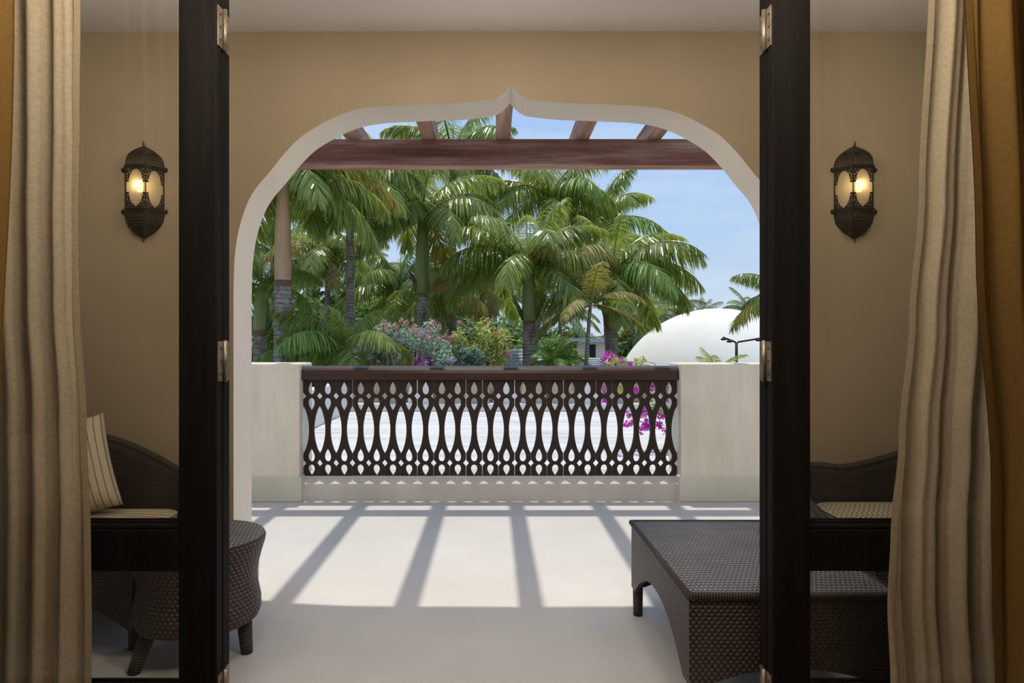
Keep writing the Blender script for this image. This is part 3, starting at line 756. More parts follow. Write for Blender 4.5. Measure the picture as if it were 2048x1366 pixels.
def lounge(sx, name, label, path, hts, xa, xb, ya, yb, zbase, zseat, cush_mat, cushlab):
    """path: plan of the wrapped back; hts: height along it"""
    t = thing(name, ((xa + xb) / 2, (ya + yb) / 2, 0), label, 'sofa')
    pts = smooth_poly(path, 8); hh = smooth_poly([(h, 0) for h in hts], 8)
    m = len(pts) - 1; acc = [0]
    for i in range(1, m + 1): acc.append(acc[-1] + math.hypot(pts[i][0] - pts[i - 1][0], pts[i][1] - pts[i - 1][1]))
    b = MB()
    b.grid(lambda u, v: (pts[round(u * m)][0], pts[round(u * m)][1], zbase + (hh[round(u * m)][0] - zbase) * v), m, 10, lambda u, v: (acc[round(u * m)], zbase + (hh[round(u * m)][0] - zbase) * v))
    o = b.build('backrest', M['wicker_fine'], t, True); mm = o.modifiers.new('thickness', 'SOLIDIFY'); mm.thickness = .03; mm.offset = 0
    b = MB(); b.tube([(p[0], p[1], h[0]) for p, h in zip(pts, hh)], .018, 8); b.build('top_roll', M['cane'], t, True)
    o = box('seat_base', xa, xb, ya, yb, zbase + .03, zseat - .07, M['wicker'], t, .02, True)
    # arched apron at the front
    b = MB()
    def zl(u): return .10 + (zbase + .03 - .10) * (1 - abs(2 * u - 1) ** 2.5)
    b.grid(lambda u, v: (xa + (xb - xa) * u, ya - .004, zl(u) + (zseat - .08 - zl(u)) * v), 30, 6, lambda u, v: ((xb - xa) * u, zl(u) + (zseat - .08 - zl(u)) * v))
    o = b.build('apron', M['wicker'], t); mm = o.modifiers.new('thickness', 'SOLIDIFY'); mm.thickness = .02
    for (x, y) in ((xa + .05, ya + .05), (xb - .02, ya + .08), (xa + .05, yb - .05), (xb - .05, yb - .05)):
        b = MB(); b.tube([(x, y, .001), (x, y, zbase + .06)], [.026, .032], 12); b.build('leg', M['cane'], t, True)
    # seat cushion with rounded corners and piping
    rc = .10; poly = []
    for (cx_, cy_, a0) in ((xb - rc - .03, yb - rc - .03, 0), (xa + rc + .03, yb - rc - .03, 90), (xa + rc + .03, ya + rc, 180), (xb - rc - .03, ya + rc, 270)):
        for q in range(7):
            a = math.radians(a0 + q * 15); poly.append((cx_ + rc * math.cos(a), cy_ + rc * math.sin(a)))
    k = len(poly); mx, my = (xa + xb) / 2, (ya + yb) / 2
    rings = [(.985, zseat - .072), (1.0, zseat - .06), (1.0, zseat - .018), (.985, zseat - .006), (.9, zseat), (.5, zseat + .008), (.02, zseat + .01)]
    b = MB()
    def fn(u, v):
        s, z = rings[round(v * 6)]; p = poly[round(u * k) % k]; return (mx + (p[0] - mx) * s, my + (p[1] - my) * s, z)
    def uvf(u, v):
        x, y, z = fn(u, v); return (y + .4 * z, x)
    b.grid(fn, k, 6, uvf, closed_u=True); cu = b.build('seat_cushion', cush_mat, t, True)
    b = MB()
    ring = [(mx + (p[0] - mx) * .995, my + (p[1] - my) * .995, zseat - .010) for p in poly]; b.tube(ring + [ring[0]], .005, 6, cap=False); b.build('piping', M['stripe'], cu, True)
    return t
zl_ = .25
lounge(-1, 'wicker_sofa', 'dark wicker sofa with sloping back and striped cushion, left of the arch',
       [(-2.62, 2.55), (-2.64, 3.0), (-2.5, 3.2), (-2.1, 3.235), (-1.77, 3.235), (-1.47, 3.22), (-1.36, 3.17), (-1.325, 3.06), (-1.32, 2.98)],
       [.60, .72, .80, .80, .743, .602, .53, .47, .44], -2.58, -1.392, 2.62, 3.19, zl_, .447, M['stripe_seat'], '')
lounge(1, 'wicker_sofa', 'dark wicker sofa with pale herringbone cushion, right of the arch behind the low table',
       [(1.40, 2.75), (1.385, 3.0), (1.42, 3.19), (1.55, 3.235), (1.68, 3.24), (1.9, 3.24), (2.3, 3.235), (2.62, 3.2), (2.75, 3.0), (2.74, 2.6)],
       [.44, .52, .622, .628, .620, .672, .80, .82, .74, .60], 1.43, 2.70, 2.55, 3.19, zl_, .478, M['herring'], '')
pm = pillow_mesh(.43, .43, .19)
po = link('throw_pillow', pm, M['stripe'], None, smooth=True)
po.location = (-1.895, 2.98, .645); po.rotation_euler = (math.radians(-20), math.radians(-13), math.radians(24))
tag(po, 'cream throw pillow with thin dark stripes leaning on the left wicker sofa', 'pillow')

# ================================================================== OUTSIDE: roof terrace, dome, garden
ZR = -.25; ZG = -3.6
tag(box('terrain', -90, 90, 5.4, 140, ZG - .3, ZG, M['grass']), 'planted garden ground below the roofs', 'ground', 'structure')
tag(box('slab', -3.3, 5.2, 5.60, 15.6, ZG, ZR, M['roof']), 'flat white roof with grey rain streaks beyond the railing', 'roof', 'structure')
tag(box('wall_house', -6, 6, YD + .16, 5.60, ZG, -.30, M['white_wall']), 'house wall below the veranda', 'wall', 'structure')
def parapet(name, x0, x1, y0, y1, zt, mat, label):
    return tag(box(name, x0, x1, y0, y1, ZR, zt, mat, None, .02), label, 'parapet', 'structure')
parapet('roof_parapet', -3.32, -3.10, 5.62, 15.6, .43, M['white_wall'], 'low white parapet along the left edge of the flat roof')
parapet('roof_parapet', 3.45, 3.68, 9.0, 15.6, .43, M['white_wall'], 'low white parapet at the right of the flat roof')
pw_ = thing('roof_back_wall', (0, 15.3, ZR), 'tan stepped parapet with small vaults along the far roof edge', 'parapet', 'structure')
box('rendered_face', -3.1, 3.45, 15.2, 15.45, ZR, .40, M['tan_wall'], pw_)
box('ledge', -3.1, 3.45, 14.86, 15.2, ZR, -.08, M['white_wall'], pw_, .02)
for i in range(9):
    xc = -2.2 + i * .62
    b = MB(); n = 10
    pr = [(xc + .27 * math.cos(PI * q / n), .10 + .34 * math.sin(PI * q / n)) for q in range(n + 1)]
    b.add([(x, 14.95, z) for x, z in pr] + [(x, 15.25, z) for x, z in pr], [(q, q + 1, n + 1 + q + 1, n + 1 + q) for q in range(n)] + [tuple(range(n + 1))[::-1], tuple(range(n + 1, 2 * n + 2))])
    b.add([(pr[0][0], 14.95, pr[0][1]), (pr[n][0], 14.95, pr[n][1]), (pr[n][0], 14.95, -.08), (pr[0][0], 14.95, -.08), (pr[0][0], 15.25, pr[0][1]), (pr[n][0], 15.25, pr[n][1]), (pr[n][0], 15.25, -.08), (pr[0][0], 15.25, -.08)],
          [(0, 1, 2, 3), (0, 3, 7, 4), (1, 5, 6, 2), (4, 7, 6, 5)])
    b.build('vault', M['white_wall'] if i % 3 == 1 else M['tan_wall'], pw_)

# dome
def dome():
    Y = 36; R = 207 * Y / F; c = P(1432, 824, Y)
    t = thing('dome_building', (c.x, c.y, ZG), 'large smooth white plastered dome behind the right parapet', 'building')
    b = MB(); n = 40
    prof = [(R * math.cos(a), R * math.sin(a)) for a in [PI / 2 * i / n for i in range(n + 1)]]
    prof[-1] = (.01, prof[-1][1])
    b.lathe((c.x, c.y, c.z), prof, 96); b.build('dome_shell', M['dome'], t, True)
    b = MB(); b.lathe((c.x, c.y, ZG), [(R + .02, 0), (R + .02, c.z - ZG)], 64); b.build('drum_wall', M['white_wall'], t, True)
    b = MB()
    b.lathe((c.x, c.y, c.z), [(R + .0, -.25), (R + .35, -.25), (R + .35, .02), (R - .02, .02)], 64); b.build('base_ledge', M['white_wall'], t)
dome()

def street_lamp():
    Y = 25; t0 = P(1473, 700, Y)
    t = thing('street_lamp', (t0.x, Y, ZG), 'slim black twin armed street lamp before the white dome', 'lamp')
    top = P(1473, 686, Y)
    b = MB(); b.tube([(t0.x, Y, ZG), (t0.x, Y, 0), top], [.07, .055, .05], 10); b.build('pole', M['lamp_black'], t, True)
    for pts, heads in (([(1473, 688), (1470, 684), (1446, 674.5)], [(1447, 678), (1459, 682.5)]), ([(1473, 688), (1476, 684), (1519, 677), (1540, 673)], [(1517, 680), (1536, 677)])):
        b = MB(); b.tube([P(x, y, Y) for x, y in pts], .035, 8); o = b.build('arm', M['lamp_black'], t, True)
        for hx, hy in heads:
            c = P(hx, hy, Y); b = MB()
            b.lathe((c.x, c.y, c.z - .05), [(.0, 0), (.06, .0), (.11, .03), (.09, .07), (.02, .10), (.02, .14)], 12); b.build('lamp_head', M['lamp_black'], o, True)
street_lamp()

# slate roofs and a small house deep in the garden
def pavilion(px0, px1, py_top, py_bot, Y, label, body=True):
    a, c = P(px0, py_bot, Y), P(px1, py_bot, Y); zt = Z_(py_top, Y); dep = 2.4
    t = thing('garden_pavilion', ((a.x + c.x) / 2, Y, ZG), label, 'building')
    box('wall', a.x + .2, c.x - .2, Y + .2, Y + dep, ZG, a.z, M['white_wall'], t)
    # shingle courses, each row a proud strip cut into tiles
    rows = 7; b = MB(); rr = random.Random(px0)
    run = dep * .45
    for r_ in range(rows):
        y0, y1 = Y + run * r_ / rows, Y + run * (r_ + 1) / rows + .05
        z0, z1 = a.z + (zt - a.z) * r_ / rows, a.z + (zt - a.z) * (r_ + 1) / rows
        x = a.x - .1 * (r_ % 2)
        while x < c.x:
            w = rr.uniform(.14, .22); j = rr.uniform(0, .015)
            x1 = min(x + w - .012, c.x)
            b.add([(x, y0, z0 + .03 + j), (x1, y0, z0 + .03 + j), (x1, y1, z1 + j), (x, y1, z1 + j), (x, y0, z0 + j - .01), (x1, y0, z0 + j - .01)], [(0, 1, 2, 3), (4, 5, 1, 0)])
            x += w
    o = b.build('shingle', M['slate'], t); o['kind'] = 'stuff'
    b = MB(); b.add([(a.x, Y, a.z - .02), (c.x, Y, a.z - .02), (c.x, Y + run, zt - .02), (a.x, Y + run, zt - .02), (c.x, Y + dep, a.z), (a.x, Y + dep, a.z)], [(0, 1, 2, 3), (3, 2, 4, 5), (0, 3, 5), (1, 4, 2)])
    b.build('roof_deck', M['slate'], t)
pavilion(985, 1086, 698, 742, 30, 'small garden building with blue grey shingle roof behind the pink flowering shrub')
pavilion(1168, 1262, 717, 742, 31, 'low grey roof beyond the magenta flowers at the right end of the handrail')
def small_house():
    Y = 44; t = thing('garden_house', (X_(1160, Y), Y, ZG), 'pale green house with dark openings half hidden among palms', 'building')
    a, c = P(1115, 684, Y), P(1215, 684, Y)
    o = box('wall', a.x, c.x, Y, Y + 4, ZG, a.z, M['leaf_blue'] if False else M['white_wall'], t)
    for px in (1134, 1147, 1185):
        p = P(px, 702, Y); f = box('window', p.x - .2, p.x + .2, Y - .04, Y + .02, p.z - .42, p.z + .42, M['shutter'], t)
    box('roof', a.x - .5, c.x + .5, Y - .5, Y + 4.5, a.z, a.z + .25, M['slate'], t)
small_house()

# ------------------------------------------------------------------ palms
def frond_mesh(e0, droop, seed, n=95, ll=.20, w=.0085, plume=.35, fwd=.45, hang=.75, wind=0.0, pet=.10):
    r = random.Random(seed); b = MB(); S = 24
    pts = []; p = Vector((0, 0, 0)); tw = r.uniform(-.15, .15)
    for i in range(S + 1):
        pts.append(p.copy()); s = i / S
        e = math.radians(e0 - droop * s ** 1.25)
        p = p + Vector((math.cos(e), tw * s, math.sin(e))).normalized() / S
    b.tube(pts[:S:2] + [pts[S]], [.014 * (1 - .85 * i / 12) for i in range(13)], 4, mi=1, cap=False)
    def on(s):
        f = s * S; i = min(int(f), S - 1); return pts[i].lerp(pts[i + 1], f - i), (pts[i + 1] - pts[i]).normalized()
    V = []; Fc = []
    for side in (-1, 1):
        for k in range(n):
            s = pet + (1 - pet) * (k + r.random() * .8) / n
            o, T = on(min(s, .999))
            B = Vector((0, 1, 0)) * side; B = (B - T * B.dot(T)).normalized(); U = T.cross(B) * (side) 
            if U.z < 0: U = -U
            q = (s - pet) / (1 - pet)
            l = ll * (math.sin(PI * (q * .86 + .10)) ** .6) * r.uniform(.82, 1.12)
            fa = fwd + .9 * q ** 3
            d = (B + T * fa + U * (plume * r.uniform(-.8, 1.0)) + Vector((wind, 0, 0))).normalized()
            wv = (T - d * T.dot(d)).normalized()
            if r.random() < .7: wv = (wv + U * r.uniform(-.6, .6)).normalized()
            g = hang * r.uniform(.7, 1.25); P0 = o; ww = w * r.uniform(.8, 1.25)
            ring = []
            for j, (sl, sw) in enumerate(((0, .55), (.33, 1.0), (.70, .75), (1.0, 0))):
                if j: 
                    d2 = (d + Vector((wind * .3, 0, -g * (.25 + j / 3)))).normalized(); P0 = P0 + d2 * l * (sl - last)
                last = sl
                ring.append((P0.copy(), sw))
            i0 = len(V)
            for (c, sw) in ring[:3]:
                V.append(c - wv * ww * sw); V.append(c + wv * ww * sw)
            V.append(ring[3][0])
            Fc += [(i0, i0 + 1, i0 + 3, i0 + 2), (i0 + 2, i0 + 3, i0 + 5, i0 + 4), (i0 + 4, i0 + 5, i0 + 6)]
    b.add(V, Fc, None, 0)
    return b.mesh('frond')
E_SET = (78, 62, 48, 32, 14, -6)
ROYAL = {}
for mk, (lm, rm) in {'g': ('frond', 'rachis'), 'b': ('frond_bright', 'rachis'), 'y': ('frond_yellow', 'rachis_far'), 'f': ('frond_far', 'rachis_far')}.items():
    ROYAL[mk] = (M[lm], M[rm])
BASE = {}
for e in E_SET:
    for sd in (0, 1):
        dr = {78: 62, 62: 88, 48: 98, 32: 98, 14: 88, -6: 72}[e]
        BASE[('r', e, sd)] = frond_mesh(e, dr, e * 7 + sd, 104, .31, .0074, .95, .35, 1.5)
        BASE[('c', e, sd)] = frond_mesh(e, dr * .8, e * 7 + sd + 3, 90, .25, .0075, .12, .7, .7)
FM = {}
def frond_of(kind, e, sd, mk):
    k = (kind, e, sd, mk)
    if k not in FM:
        me = BASE[(kind, e, sd)].copy(); me.materials.clear()
        for m in ROYAL[mk]: me.materials.append(m)
        FM[k] = me
    return FM[k]

def palm(name, px, Y, y_crown, y_shaft, Lf, n, seed, label, kind='r', mk='g', tr=.2, shaft='shaft_green', trunk='trunk', lean=0.0, extra=(), boots=0, spray=None, az0=None, emin=-6, spear=True, wind=None, sw=None, mix=()):
    r = random.Random(seed)
    c = P(px, y_crown, Y); zs = Z_(y_shaft, Y)
    base = Vector((c.x - lean, Y, ZG))
    t = thing(name, base, label, 'palm tree')
    # trunk with leaf scar rings
    hgt = (zs if kind == 'r' and shaft else c.z) - ZG; nr = max(10, int(hgt / .16)); prof = []
    b = MB(); pts = []; rad = []
    for i in range(nr * 2 + 1):
        s = i / (nr * 2); z = ZG + hgt * s
        pts.append((base.x + lean * s ** 1.5, Y, z))
        taper = 1.25 - .3 * s if kind == 'r' else 1.3 - .55 * s
        rad.append(tr * taper * (1.0 if i % 2 else .965))
    b.tube(pts, rad, 14); b.build('trunk', M[trunk], t, True)
    if kind == 'r' and shaft:
        w0 = sw or tr * .92; hs_ = c.z - zs
        b = MB(); b.lathe((c.x, Y, zs - .03), [(tr * .86, 0), (w0 * 1.05, .06), (w0 * 1.1, hs_ * .2), (w0 * .98, hs_ * .5), (w0 * .8, hs_ * .8), (w0 * .6, hs_), (w0 * .4, hs_ + .12)], 18)
        b.build('crownshaft', M[shaft], t, True)
        b = MB()
        for q in range(3): b.lathe((c.x, Y, zs - .10 + q * .06), [(tr * .9, 0), (tr * 1.04, .015), (tr * .92, .05)], 18)
        b.build('collar', M['boot'], t, True)
    for q in range(boots):
        a = r.uniform(0, 2 * PI); s_ = 1 if q % 2 else -1
        dx = s_ * r.uniform(.8, 1.0); ln = r.uniform(.55, .95)
        b = MB(); o = Vector((c.x + s_ * tr * .8, Y - tr * .5 * r.random(), zs))
        tip = o + Vector((dx * ln * r.uniform(.28, .55), -.1, ln)); mid = (o + tip) / 2 + Vector((-dx * .04, -.02, -.04))
        b.tube([o, o.lerp(mid, .5), mid, mid.lerp(tip, .6), tip], [.05, .075, .07, .045, .008], 8)
        b.build('leaf_base', M['boot' if q % 3 == 0 else 'boot_green'], t, True)
    ga = 137.508; az = az0 if az0 is not None else r.uniform(0, 360)
    lst = []
    for k in range(n):
        f = k / max(n - 1, 1); e = 80 - (80 - emin) * f ** .9 + r.uniform(-6, 6)
        lst.append((az + k * ga, e, Lf * r.uniform(1.0, 1.2) * (.82 if f < .12 else 1), mk))
    for q in extra: lst.append((q[0], q[1], q[2], q[3] if len(q) > 3 else mk))
    for k, (a, e, l, m_) in enumerate(lst):
        eq = min(E_SET, key=lambda v: abs(v - e))
        if m_ == mk and mix and r.random() < .16: m_ = r.choice(mix)
        me = frond_of('r' if kind == 'r' else 'c', eq, r.randint(0, 1), m_)
        o = bpy.data.objects.new('frond', me); COL.objects.link(o); o.parent = t
        o.location = Vector((c.x, Y, c.z + r.uniform(-.08, .05))) - base
        o.scale = (l, l, l); o.rotation_euler = (r.uniform(-.12, .12), math.radians(eq - e) * .7, math.radians(a))
    if spear:
        b = MB(); b.tube([(c.x, Y, c.z), (c.x + .02, Y, c.z + Lf * .28), (c.x + .05, Y, c.z + Lf * .55)], [.03, .025, .004], 6); b.build('spear_leaf', ROYAL['b'][0], t, True)
    if spray:
        dx, zoff, ln, cnt = spray
        b = MB(); o = Vector((c.x + (tr * .7 if dx > 0 else -tr * .7), Y - tr * .6, zs + zoff))
        for q in range(cnt):
            a = r.uniform(-.55, .55); up = r.uniform(.1, 1.1)
            d = Vector((dx * math.cos(a) * .8, r.uniform(-.35, .35), up)).normalized() * ln * r.uniform(.6, 1.1)
            b.tube([o, o + d * .5, o + d + Vector((0, 0, -.12 * ln))], [.012, .009, .004], 3, cap=False)
        b.build('flower_spray', M['flower_stalk'], t)
    return t
PN = 'royal_palm'
# --- named palms of the middle distance
palm(PN, 566, 18, 352, 566, 3.0, 15, 11, 'nearest royal palm, thick grey trunk and tan crownshaft at the far left of the arch', tr=.24, shaft='shaft_tan', sw=.205, az0=10, mix='y', boots=0,
     extra=[(-20, 40, 3.2), (10, 20, 3.2), (-35, 62, 3.2), (25, 50, 3.0)])
palm(PN, 523, 20, 572, 664, 1.9, 11, 12, 'royal palm with green crownshaft at the far left, behind the arch jamb', tr=.25, boots=2, mix='b')
palm(PN, 700, 22, 372, 640, 3.1, 15, 13, 'royal palm with long hanging fronds under the beam, just right of the nearest trunk', tr=.13, shaft=None, mix='y', extra=[(-60, 30, 3.1), (180, 30, 3.0), (-15, 48, 3.2), (-90, -6, 3.2), (-68, -6, 3.0), (-112, -6, 3.1), (-85, 14, 3.3), (-130, 14, 3.0), (-45, 14, 3.2)])
palm(PN, 845, 24, 430, 588, 3.1, 15, 14, 'royal palm with green crownshaft left of centre carrying a straw coloured flower spray', tr=.2, sw=.25, mix='yb', spray=(1, .0, 1.25, 90), boots=1,
     extra=[(-90, 30, 2.6), (10, 48, 3.2), (-10, 14, 3.0), (185, 40, 2.9)])
palm(PN, 905, 30, 318, 415, 3.6, 14, 15, 'tallest royal palm, its top rising above the pergola beam left of centre', tr=.17, mix='b', extra=[(0, 62, 3.4), (180, 62, 3.4)])
palm(PN, 884, 27, 605, 692, 2.4, 9, 16, 'short royal palm with slim green crownshaft right beside the flower spray', tr=.15, mix='y')
palm(PN, 1058, 23, 528, 642, 3.0, 15, 17, 'royal palm with ringed trunk at the centre, between shrub and grey shingle roof', tr=.215, sw=.22, boots=4, mix='yb',
     extra=[(195, 55, 3.3), (175, 32, 3.0), (-60, 48, 2.2, 'y'), (10, 62, 3.0)])
palm(PN, 1100, 29, 395, 490, 3.3, 14, 18, 'royal palm rising just under the beam right of centre', shaft=None, lean=.89, tr=.14, mix='b', extra=[(190, 32, 3.2), (-20, 32, 3.2)])
palm(PN, 1225, 25, 545, 655, 3.2, 16, 19, 'royal palm left of the white dome, its right fronds reaching over the dome', tr=.21, sw=.22, boots=4, mix='yb',
     extra=[(0, 32, 3.7), (-8, 48, 3.7), (5, 14, 3.4), (10, 62, 3.6), (180, 48, 3.2), (172, 32, 3.1)])
palm(PN, 1196, 31, 442, 530, 3.2, 14, 20, 'royal palm with bright young leaves behind the palm left of the dome', shaft=None, lean=-.66, tr=.13, mix='bb', extra=[(20, 62, 3.0, 'b'), (-30, 78, 3.0, 'b'), (170, 48, 3.0)])
palm(PN, 800, 29, 575, 665, 2.9, 13, 21, 'royal palm low behind the pink flowering shrub, fronds spread to both sides', tr=.17, mix='b', extra=[(180, 32, 2.9), (0, 48, 2.8)])
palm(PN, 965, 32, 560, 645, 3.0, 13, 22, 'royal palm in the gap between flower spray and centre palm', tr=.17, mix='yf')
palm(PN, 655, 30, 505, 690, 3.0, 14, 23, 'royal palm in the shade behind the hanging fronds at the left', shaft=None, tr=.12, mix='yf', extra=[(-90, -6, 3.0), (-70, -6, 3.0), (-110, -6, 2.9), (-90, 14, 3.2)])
palm(PN, 1572, 21, 600, 690, 1.9, 10, 24, 'palm mostly hidden by the right door leaf, frond tips showing over the dome', tr=.2, mix='y', extra=[(175, 62, 1.6), (185, 14, 1.9, 'y'), (170, 32, 1.5)])
palm('coconut_palm', 1181, 22, 606, 700, 1.9, 9, 25, 'slender leaning coconut palm with yellow wind blown fronds beside the house', kind='c', mk='y', tr=.075, trunk='trunk_pale', lean=.32, mix='fg', spear=False,
     extra=[(182, 14, 1.6, 'y'), (192, -6, 1.5, 'y'), (204, 14, 1.6, 'f'), (215, -6, 1.4, 'y'), (-10, 32, 1.3, 'g')])
palm('feather_palm', 690, 17.5, 700, 740, 1.9, 12, 26, 'low feathery palm with dark glossy fronds between thick trunk and flowering shrub', kind='r', shaft=None, tr=.10, mix='b', spear=False, extra=[(185, 48, 2.0), (170, 32, 1.9), (190, 62, 2.0), (0, 48, 1.4)])
palm('feather_palm', 610, 19, 705, 745, 1.7, 9, 27, 'low feathery palm touching the right side of the thick grey trunk', kind='r', shaft=None, tr=.10, mix='b', spear=False)
palm('feather_palm', 1108, 21, 722, 760, 1.2, 10, 28, 'small bright feathery palm just right of the grey shingle roof', kind='c', mk='b', tr=.08, spear=False)
palm('cycad', 1432, 12, 752, 775, .62, 9, 29, 'small stiff cycad with upright arching leaves behind the right parapet', kind='c', mk='g', tr=.08, spear=False, emin=30, extra=[(175, 32, .7), (5, 48, .7), (185, 48, .65)])
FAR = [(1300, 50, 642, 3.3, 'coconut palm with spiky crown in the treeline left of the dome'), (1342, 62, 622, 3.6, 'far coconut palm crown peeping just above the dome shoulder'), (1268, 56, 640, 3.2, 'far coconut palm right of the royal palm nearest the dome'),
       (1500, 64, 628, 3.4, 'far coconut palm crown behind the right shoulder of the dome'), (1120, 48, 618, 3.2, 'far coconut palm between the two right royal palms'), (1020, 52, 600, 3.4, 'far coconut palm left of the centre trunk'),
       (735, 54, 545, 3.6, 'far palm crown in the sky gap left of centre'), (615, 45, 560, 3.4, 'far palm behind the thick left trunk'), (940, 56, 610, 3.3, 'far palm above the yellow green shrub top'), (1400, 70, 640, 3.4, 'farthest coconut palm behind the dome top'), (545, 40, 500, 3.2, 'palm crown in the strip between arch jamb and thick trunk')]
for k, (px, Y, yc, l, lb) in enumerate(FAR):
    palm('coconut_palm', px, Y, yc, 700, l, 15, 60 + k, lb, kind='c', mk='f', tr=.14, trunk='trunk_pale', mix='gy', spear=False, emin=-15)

# ------------------------------------------------------------------ broad leaved trees and shrubs
def leaf_cloud(clumps, n, size, seed, flat=.5):
    """n leaf quads scattered through ellipsoid clumps [(x,y,z,rx,ry,rz)]"""
    g = np.random.default_rng(seed); w = np.array([c[3] * c[4] * c[5] for c in clumps]) ** .67; w /= w.sum()
    idx = g.choice(len(clumps), n, p=w); C = np.array(clumps)[idx]
    d = g.normal(size=(n, 3)); d /= np.linalg.norm(d, axis=1)[:, None]
    rr = g.random(n) ** .45
    p = C[:, :3] + d * rr[:, None] * C[:, 3:6]
    nr = d + g.normal(size=(n, 3)) * .6 + np.array([0, 0, flat]); nr /= np.linalg.norm(nr, axis=1)[:, None]
    a = np.cross(nr, g.normal(size=(n, 3))); a /= np.linalg.norm(a, axis=1)[:, None]; bb = np.cross(nr, a)
    s = size * g.uniform(.6, 1.3, n)[:, None]
    v = np.stack([p - a * s, p + bb * s * .45 - a * s * .1, p + a * s, p - bb * s * .45 - a * s * .1], 1).reshape(-1, 3)
    f = np.arange(n * 4).reshape(-1, 4)
    me = bpy.data.meshes.new('leaves'); me.vertices.add(n * 4); me.vertices.foreach_set('co', v.astype(np.float32).ravel())
    me.loops.add(n * 4); me.loops.foreach_set('vertex_index', f.astype(np.int32).ravel()); me.polygons.add(n)
    me.polygons.foreach_set('loop_start', (np.arange(n) * 4).astype(np.int32)); me.update(calc_edges=True); me.validate(); return me
def crown_clumps(seed, rx, rz, n):
    r = random.Random(seed); out = []
    for _ in range(n):
        a, q = r.uniform(0, 2 * PI), math.sqrt(r.random()) * .75; s = r.uniform(.28, .5)
        out.append((rx * q * math.cos(a), rx * q * math.sin(a), rz * r.uniform(-.6, .75) * (1 - q * q), rx * s, rx * s, rz * s))
    return out
TREE_ME = [leaf_cloud(crown_clumps(s, 3.2, 2.4, 16), 6500, .17, s) for s in (1, 2, 3)]
def tree(px, Y, y_top, s, v, mat, label, name='leafy_tree'):
    zt = Z_(y_top, Y); base = Vector((X_(px, Y), Y, ZG)); cz = zt - 2.3 * s
    t = thing(name, base, label, 'tree')
    me = TREE_ME[v].copy(); me.materials.clear(); me.materials.append(M[mat])
    o = bpy.data.objects.new('foliage', me); COL.objects.link(o); o.parent = t; o.location = Vector((base.x, Y, cz)) - base; o.scale = (s, s, s); o.rotation_euler = (0, 0, px * .37); o['kind'] = 'stuff'
    b = MB(); b.tube([base, base + Vector((.1, 0, (cz - ZG) * .6)), Vector((base.x, Y, cz + .6 * s))], [.22 * s, .16 * s, .06 * s], 8); b.build('trunk', M['bark'], t, True)
TREES = [(505, 34, 610, 1.0, 0, 'leaf_dark', 'bushy tree behind the left arch jamb'), (600, 38, 590, 1.25, 1, 'leaf_dark', 'bushy tree right behind the thick palm trunk'), (690, 44, 540, 1.5, 2, 'leaf_green', 'tall bushy tree seen under the hanging left fronds'),
         (770, 40, 600, 1.2, 0, 'leaf_dark', 'bushy tree behind the pink flowering shrub'), (860, 46, 590, 1.4, 1, 'leaf_green', 'bushy tree behind the green crownshaft left of centre'), (940, 44, 615, 1.2, 2, 'leaf_dark', 'bushy tree behind the yellow green shrub'),
         (1020, 42, 640, 1.1, 0, 'leaf_green', 'bushy tree over the grey shingle roof'), (1090, 52, 640, 1.2, 1, 'leaf_dark', 'bushy tree right of the centre palm trunk'), (1150, 56, 645, 1.3, 2, 'leaf_green', 'bushy tree behind the pale garden house'),
         (1230, 50, 655, 1.2, 0, 'leaf_dark', 'bushy tree behind the trunk left of the dome'), (1300, 58, 650, 1.4, 1, 'leaf_green', 'bushy tree at the left foot of the dome'), (1370, 66, 645, 1.4, 2, 'leaf_dark', 'bushy tree topping the left shoulder of the dome'),
         (1490, 66, 622, 1.3, 0, 'leaf_dark', 'bushy tree topping the right shoulder of the dome'), (1570, 60, 620, 1.4, 1, 'leaf_green', 'bushy tree behind the dome next to the right door')]
for a in TREES: tree(*a)

def shrub(name, px0, px1, py_top, py_bot, Y, leaf_m, label, n=3500, size=.10, petals=(), nb=9, seed=0, cat='shrub', base_z=None, dens=1.0):
    r = random.Random(seed)
    x0, x1 = X_(px0, Y), X_(px1, Y); zt, zb = Z_(py_top, Y), Z_(py_bot, Y)
    bz = ZG if base_z is None else base_z
    base = Vector(((x0 + x1) / 2, Y, bz))
    t = thing(name, base, label, cat)
    W_ = (x1 - x0) / 2; cl = []; tips = []
    for k in range(14):
        u = r.uniform(-.85, .85); h = math.sqrt(max(0, 1 - u * u * .8))
        z = zb + (zt - zb) * h * r.uniform(.35, .86)
        cl.append((base.x + u * W_, Y + r.uniform(-.5, .5) * W_ * .7, z, W_ * .26, W_ * .26, (zt - zb) * .2)); tips.append(Vector(cl[-1][:3]))
    o = link('foliage', leaf_cloud(cl, n, size, seed + 5), M[leaf_m], t); o['kind'] = 'stuff'
    for k in range(nb):
        tp = tips[k % len(tips)] + Vector((0, 0, (zt - zb) * .08)); b0 = base + Vector((r.uniform(-.15, .15), 0, 0))
        m1 = b0.lerp(tp, .5) + Vector((r.uniform(-.2, .2), r.uniform(-.1, .1), -.1)); m1.x = b0.x + (tp.x - b0.x) * .35
        b = MB(); b.tube([b0, m1, m1.lerp(tp, .6) + Vector((r.uniform(-.1, .1), -.1, 0)), tp], [.05, .04, .028, .012], 6); b.build('branch', M['branch'], t, True)
    for (mt, cnt, sz, spread, zlo, zhi, ulo, uhi) in petals:
        pc = []
        for k in range(spread):
            u = r.uniform(ulo, uhi); z = zb + (zt - zb) * r.uniform(zlo, zhi) * math.sqrt(max(.1, 1 - u * u * .7))
            q = r.uniform(.06, .12) * min(1.0, W_ * .6)
            pc.append((base.x + u * W_, Y - W_ * r.uniform(.1, .55), z, q, q, q))
        o = link('blossom', leaf_cloud(pc, cnt, sz, seed + 31), M[mt], t); o['kind'] = 'stuff'
    return t
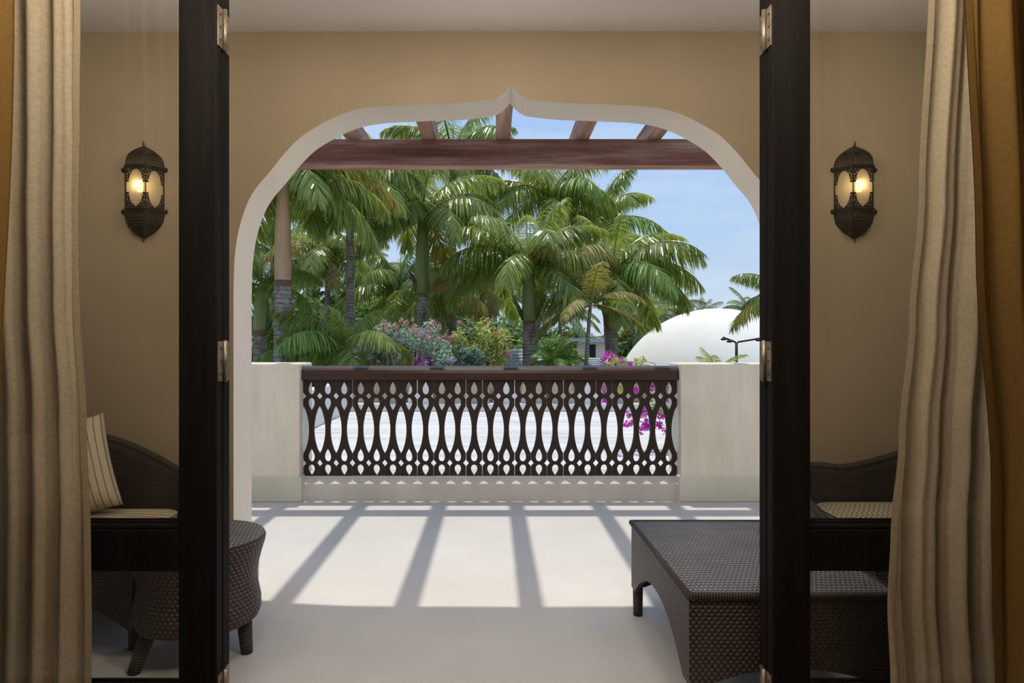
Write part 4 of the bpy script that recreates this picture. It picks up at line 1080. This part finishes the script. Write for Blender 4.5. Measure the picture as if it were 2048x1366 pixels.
shrub('frangipani_shrub', 712, 925, 640, 760, 17.2, 'leaf_blue', 'airy grey branched shrub with pink and lilac flowers above the handrail', 3600, .055,
      [('petal_pink', 1200, .032, 40, .72, 1.05, -.95, .7), ('petal_lilac', 1000, .03, 34, .25, .85, -1, .9), ('petal_magenta', 160, .04, 8, .1, .4, 0, .9)], 12, 3)
shrub('flowering_shrub', 880, 1025, 618, 770, 18.4, 'leaf_lime', 'yellow green leafy shrub with coral blossom left of the grey shingle roof', 5200, .06, [('petal_pink', 500, .05, 20, .35, .95, -.8, .9)], 8, 4)
shrub('grey_green_shrub', 875, 985, 686, 775, 17.6, 'leaf_blue', 'blue green feathery shrub in front of the yellow green one', 3600, .055, [('petal_pink', 260, .05, 8, .15, .35, .3, 1.0)], 5, 6)
shrub('garden_hedge', 600, 720, 690, 800, 24, 'leaf_green', 'leafy bush low behind the feathery palms', 2500, .12, [], 3, 7)
shrub('garden_hedge', 1030, 1240, 668, 800, 38, 'leaf_green', 'leafy bushes in front of the pale garden house', 3600, .16, [], 3, 8)
shrub('banana_clump', 528, 556, 655, 800, 19.5, 'frond_bright', 'bright lime green clump between the two left palm trunks', 500, .22, [], 2, 9)
# bougainvillea on the roof at the right, rising past the rail
def bougainvillea():
    Y = 9.3; base = Vector((X_(1385, Y), Y, ZR)); r = random.Random(77)
    t = thing('bougainvillea', base, 'magenta bougainvillea spilling over the flat roof at the right end of the railing', 'shrub')
    b = MB(); b.lathe((base.x, base.y, ZR), [(.16, 0), (.23, .05), (.28, .30), (.30, .34), (.26, .34), (.25, .28), (.01, .28)], 20); b.build('pot', M['pot'], t, True)
    tips = [(1215, 716), (1236, 720), (1282, 800), (1300, 775), (1205, 778), (1240, 770), (1345, 770), (1318, 842), (1255, 838), (1335, 850), (1290, 850), (1360, 820), (1262, 850), (1345, 800), (1285, 722), (1275, 728)]
    for k, (px, py) in enumerate(tips):
        tp = P(px, py, Y + r.uniform(-.35, .35)); b0 = base + Vector((0, 0, .28)); m1 = b0.lerp(tp, .45) + Vector((0, 0, .25))
        b = MB(); b.tube([b0, m1, m1.lerp(tp, .6) + Vector((0, 0, .08)), tp], [.018, .013, .009, .004], 5); b.build('branch', M['branch'], t, True)
    mag = [(1215, 714, .10), (1237, 719, .07), (1212, 800, .05), (1208, 775, .05), (1272, 780, .06), (1300, 775, .10), (1322, 772, .06), (1345, 775, .09), (1352, 800, .08), (1328, 805, .05), (1285, 825, .09), (1295, 850, .11), (1280, 860, .07),
           (1258, 830, .05), (1252, 848, .05), (1262, 846, .05), (1318, 850, .07), (1330, 862, .06), (1322, 830, .06), (1352, 830, .07), (1340, 845, .05), (1260, 728, .05)]
    cl = [(*P(px, py, Y + r.uniform(-.25, .2)), q, q, q) for px, py, q in mag]
    o = link('blossom', leaf_cloud(cl, 1500, .026, 5), M['petal_magenta'], t); o['kind'] = 'stuff'
    lf = [(1225, 722, .10), (1245, 724, .08), (1275, 726, .07), (1215, 765, .08), (1243, 775, .10), (1265, 770, .08), (1310, 765, .10), (1340, 765, .10), (1345, 820, .12), (1320, 815, .10), (1355, 855, .10), (1300, 800, .06), (1285, 720, .05)]
    cl = [(*P(px, py, Y + r.uniform(-.2, .3)), q, q, q) for px, py, q in lf]
    o = link('foliage', leaf_cloud(cl, 900, .032, 6), M['leaf_lime'], t); o['kind'] = 'stuff'
bougainvillea()
